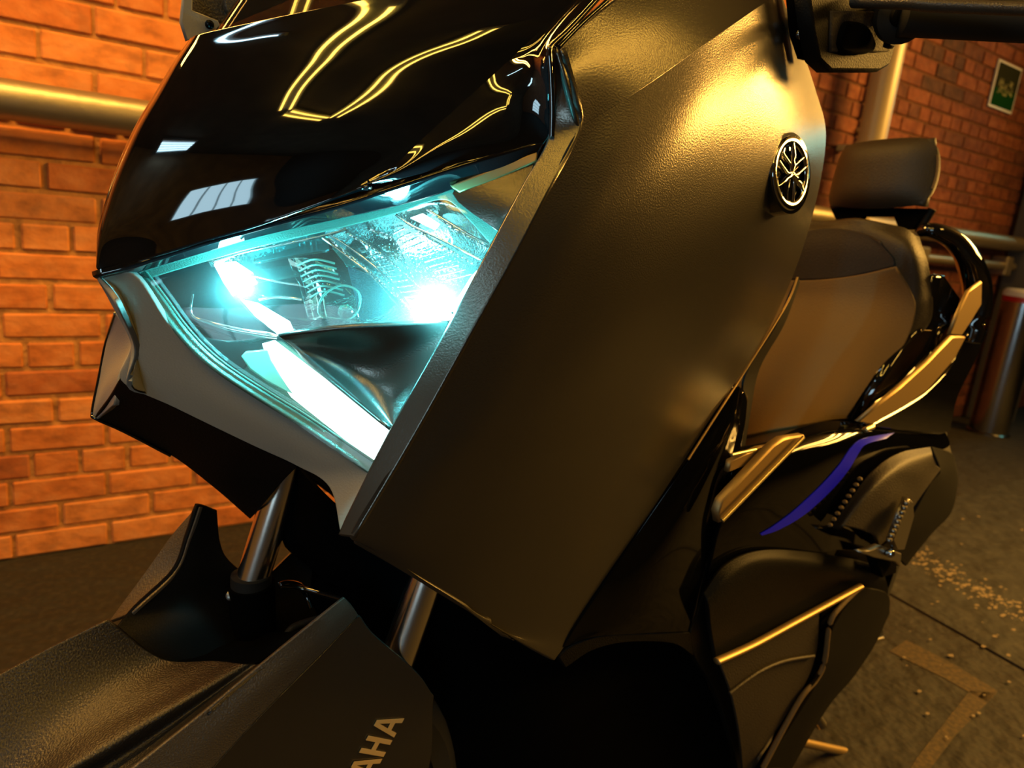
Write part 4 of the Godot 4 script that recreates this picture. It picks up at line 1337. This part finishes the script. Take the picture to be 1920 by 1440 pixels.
	sheet("blue_stripe", bike, laid(sb, [[[1676, 812], [1620, 822], [1596, 838], [1572, 872], [1540, 908], [1490, 955], [1450, 985], [1425, 1000]], [[1660, 822], [1622, 833], [1608, 850], [1590, 880], [1560, 916], [1510, 962], [1462, 991], [1428, 1003]]], 0.0015), M.blue, 0.001, 50, 4, 0.0004)
	plate("step_trim", bike, seen([[1452, 838], [1470, 826], [1508, 818], [1500, 832], [1352, 978], [1350, 960], [1357, 940]], .215), M.bronze, 0.012, 0.003)
	tube("trim_edge", bike, [s(1506, 820, .222), s(1354, 976, .222)], 0.003, M.lip, 8)
	plate("small_trim", bike, seen([[1372, 866], [1424, 842], [1450, 836], [1440, 850], [1398, 872], [1368, 884]], .2), M.bronze, 0.008, 0.002)
	tube("trim_edge", bike, [s(1372, 853, .205), s(1416, 843, .205)], 0.0026, M.lip, 8)
	tube("seat_clip", bike, [s(1622, 806, .2), s(1636, 800, .2)], 0.005, M.lip, 8)
	# air box and drive cover
	var box := rows([[[1562, 985, .215], [1600, 930, .222], [1640, 882, .225], [1690, 850, .225], [1744, 838, .22]], [[1590, 985, .238], [1635, 925, .245], [1668, 890, .246], [1705, 868, .244], [1748, 852, .236]], [[1640, 1000, .236], [1668, 950, .245], [1690, 905, .246], [1722, 888, .244], [1752, 870, .236]], [[1650, 1024, .22], [1690, 985, .23], [1720, 940, .232], [1745, 905, .23], [1764, 880, .22]]])
	sheet("drive_cover", bike, box, M.seat_edge, 0.006, 24, 20, 0.004)
	sheet("cover_end", bike, rows([[[1748, 838, .215], [1786, 852, .2], [1794, 875, .19]], [[1764, 882, .22], [1788, 890, .205], [1796, 905, .195]], [[1745, 908, .228], [1776, 940, .21], [1784, 960, .2]], [[1700, 985, .228], [1745, 990, .21], [1748, 1000, .2]], [[1652, 1026, .218], [1690, 1050, .2], [1700, 1060, .19]]]), M.black, 0.006, 12, 24, 0.003)
	for k in 9:
		var q := Vector2(1556, 984).lerp(Vector2(1612, 898), k / 8.0)
		put("cover_rib", block(Vector3(0.008, 0.006, 0.008), 0.002), M.seat_pad, bike).position = s(q.x, q.y, .222)
	sheet("muffler_guard", bike, rows([[[1760, 790, .14], [1772, 800, .13]], [[1762, 850, .15], [1784, 850, .14]]]), M.grey_paint, 0.01, 6, 8, 0.003)
	# folded foot peg with teeth, on its bracket
	var peg := holder("foot_peg", bike)
	plate("blade", peg, seen([[1705, 938], [1712, 944], [1714, 968], [1696, 1030], [1684, 1030], [1676, 1012], [1692, 972]], .265), M.satin, 0.012, 0.003)
	for k in 9:
		var q := Vector2(1701, 943).lerp(Vector2(1669, 1012), k / 8.0)
		tube("tooth", peg, [s(q.x, q.y, .262), s(q.x - 3, q.y, .27)], 0.0042, M.satin, 8)
	plate("bracket", peg, seen([[1614, 1036], [1632, 1034], [1652, 1026], [1690, 1040], [1688, 1062], [1680, 1052], [1640, 1044]], .25), M.satin, 0.012, 0.002)
	tube("bolt", peg, [s(1669, 1037, .25), s(1669, 1037, .258)], 0.008, M.chrome, 12)
	plate("bracket_foot", peg, seen([[1644, 1048], [1682, 1056], [1680, 1074], [1656, 1082]], .235), M.dark, 0.02, 0.002)

func handlebar() -> void:
	var bar := holder("handlebar", bike)
	tube("grip", bar, smooth([s(1690, 30, .27), s(1740, 32, .29), s(1840, 37, .33), s(1940, 42, .37), s(2040, 47, .4)], 4, false), 0.022, M.rubber, 24)
	tube("grip_flange", bar, [s(1686, 30, .262), s(1694, 30, .27)], 0.03, M.rubber, 24)
	tube("brake_lever", bar, smooth([s(1600, 4, .24), s(1700, 6, .30), s(1740, 10, .32), s(1840, 14, .365), s(1940, 18, .41)], 4, false), 0.009, M.strip, 14, 0.7)
	plate("switch_box", bar, seen([[1516, -40], [1700, -40], [1692, 20], [1686, 60], [1668, 118], [1650, 128], [1560, 127], [1540, 108], [1530, 60]], .235), M.black, 0.018, 0.004)
	plate("switch_face", bar, seen([[1562, 22], [1684, 24], [1668, 94], [1644, 95], [1560, 95]], .238), M.seat_dark, 0.003, 0.002)
	plate("switch_button", bar, smooth(seen([[1586, 50], [1604, 45], [1630, 55], [1640, 92], [1582, 92]], .243), 3), M.dark, 0.006, 0.003)
	plate("trigger", bar, seen([[1682, 22], [1700, 26], [1690, 62], [1678, 86], [1670, 84]], .255), M.black, 0.008, 0.003)
	tube("bar_tube", bar, [s(1690, 30, .27), s(1560, 20, .16), Vector3(0, 1.2, -0.62)], 0.012, M.black, 14)
	tube("bar_tube", bar, [Vector3(0, 1.2, -0.62), Vector3(-0.16, 1.27, -0.66), Vector3(-0.4, 1.27, -0.76)], 0.012, M.black, 14)
	tube("grip", bar, [Vector3(-0.27, 1.27, -0.7), Vector3(-0.4, 1.27, -0.76)], 0.018, M.rubber, 18)
	plate("lever_perch", bar, seen([[1492, -20], [1534, -20], [1536, 60], [1526, 108], [1514, 104], [1500, 60]], .2), M.dark, 0.012, 0.003)
	for q in [[1515, 36, 0.006], [1500, 65, 0.005], [1533, 56, 0.003]]:
		tube("bolt", bar, [s(q[0], q[1], .2), s(q[0], q[1], .208)], q[2], M.chrome, 10)
	tube("steering_stem", bar, [Vector3(0, 1.2, -0.62), Vector3(0, 0.9, -0.45)], 0.03, M.dark, 16)
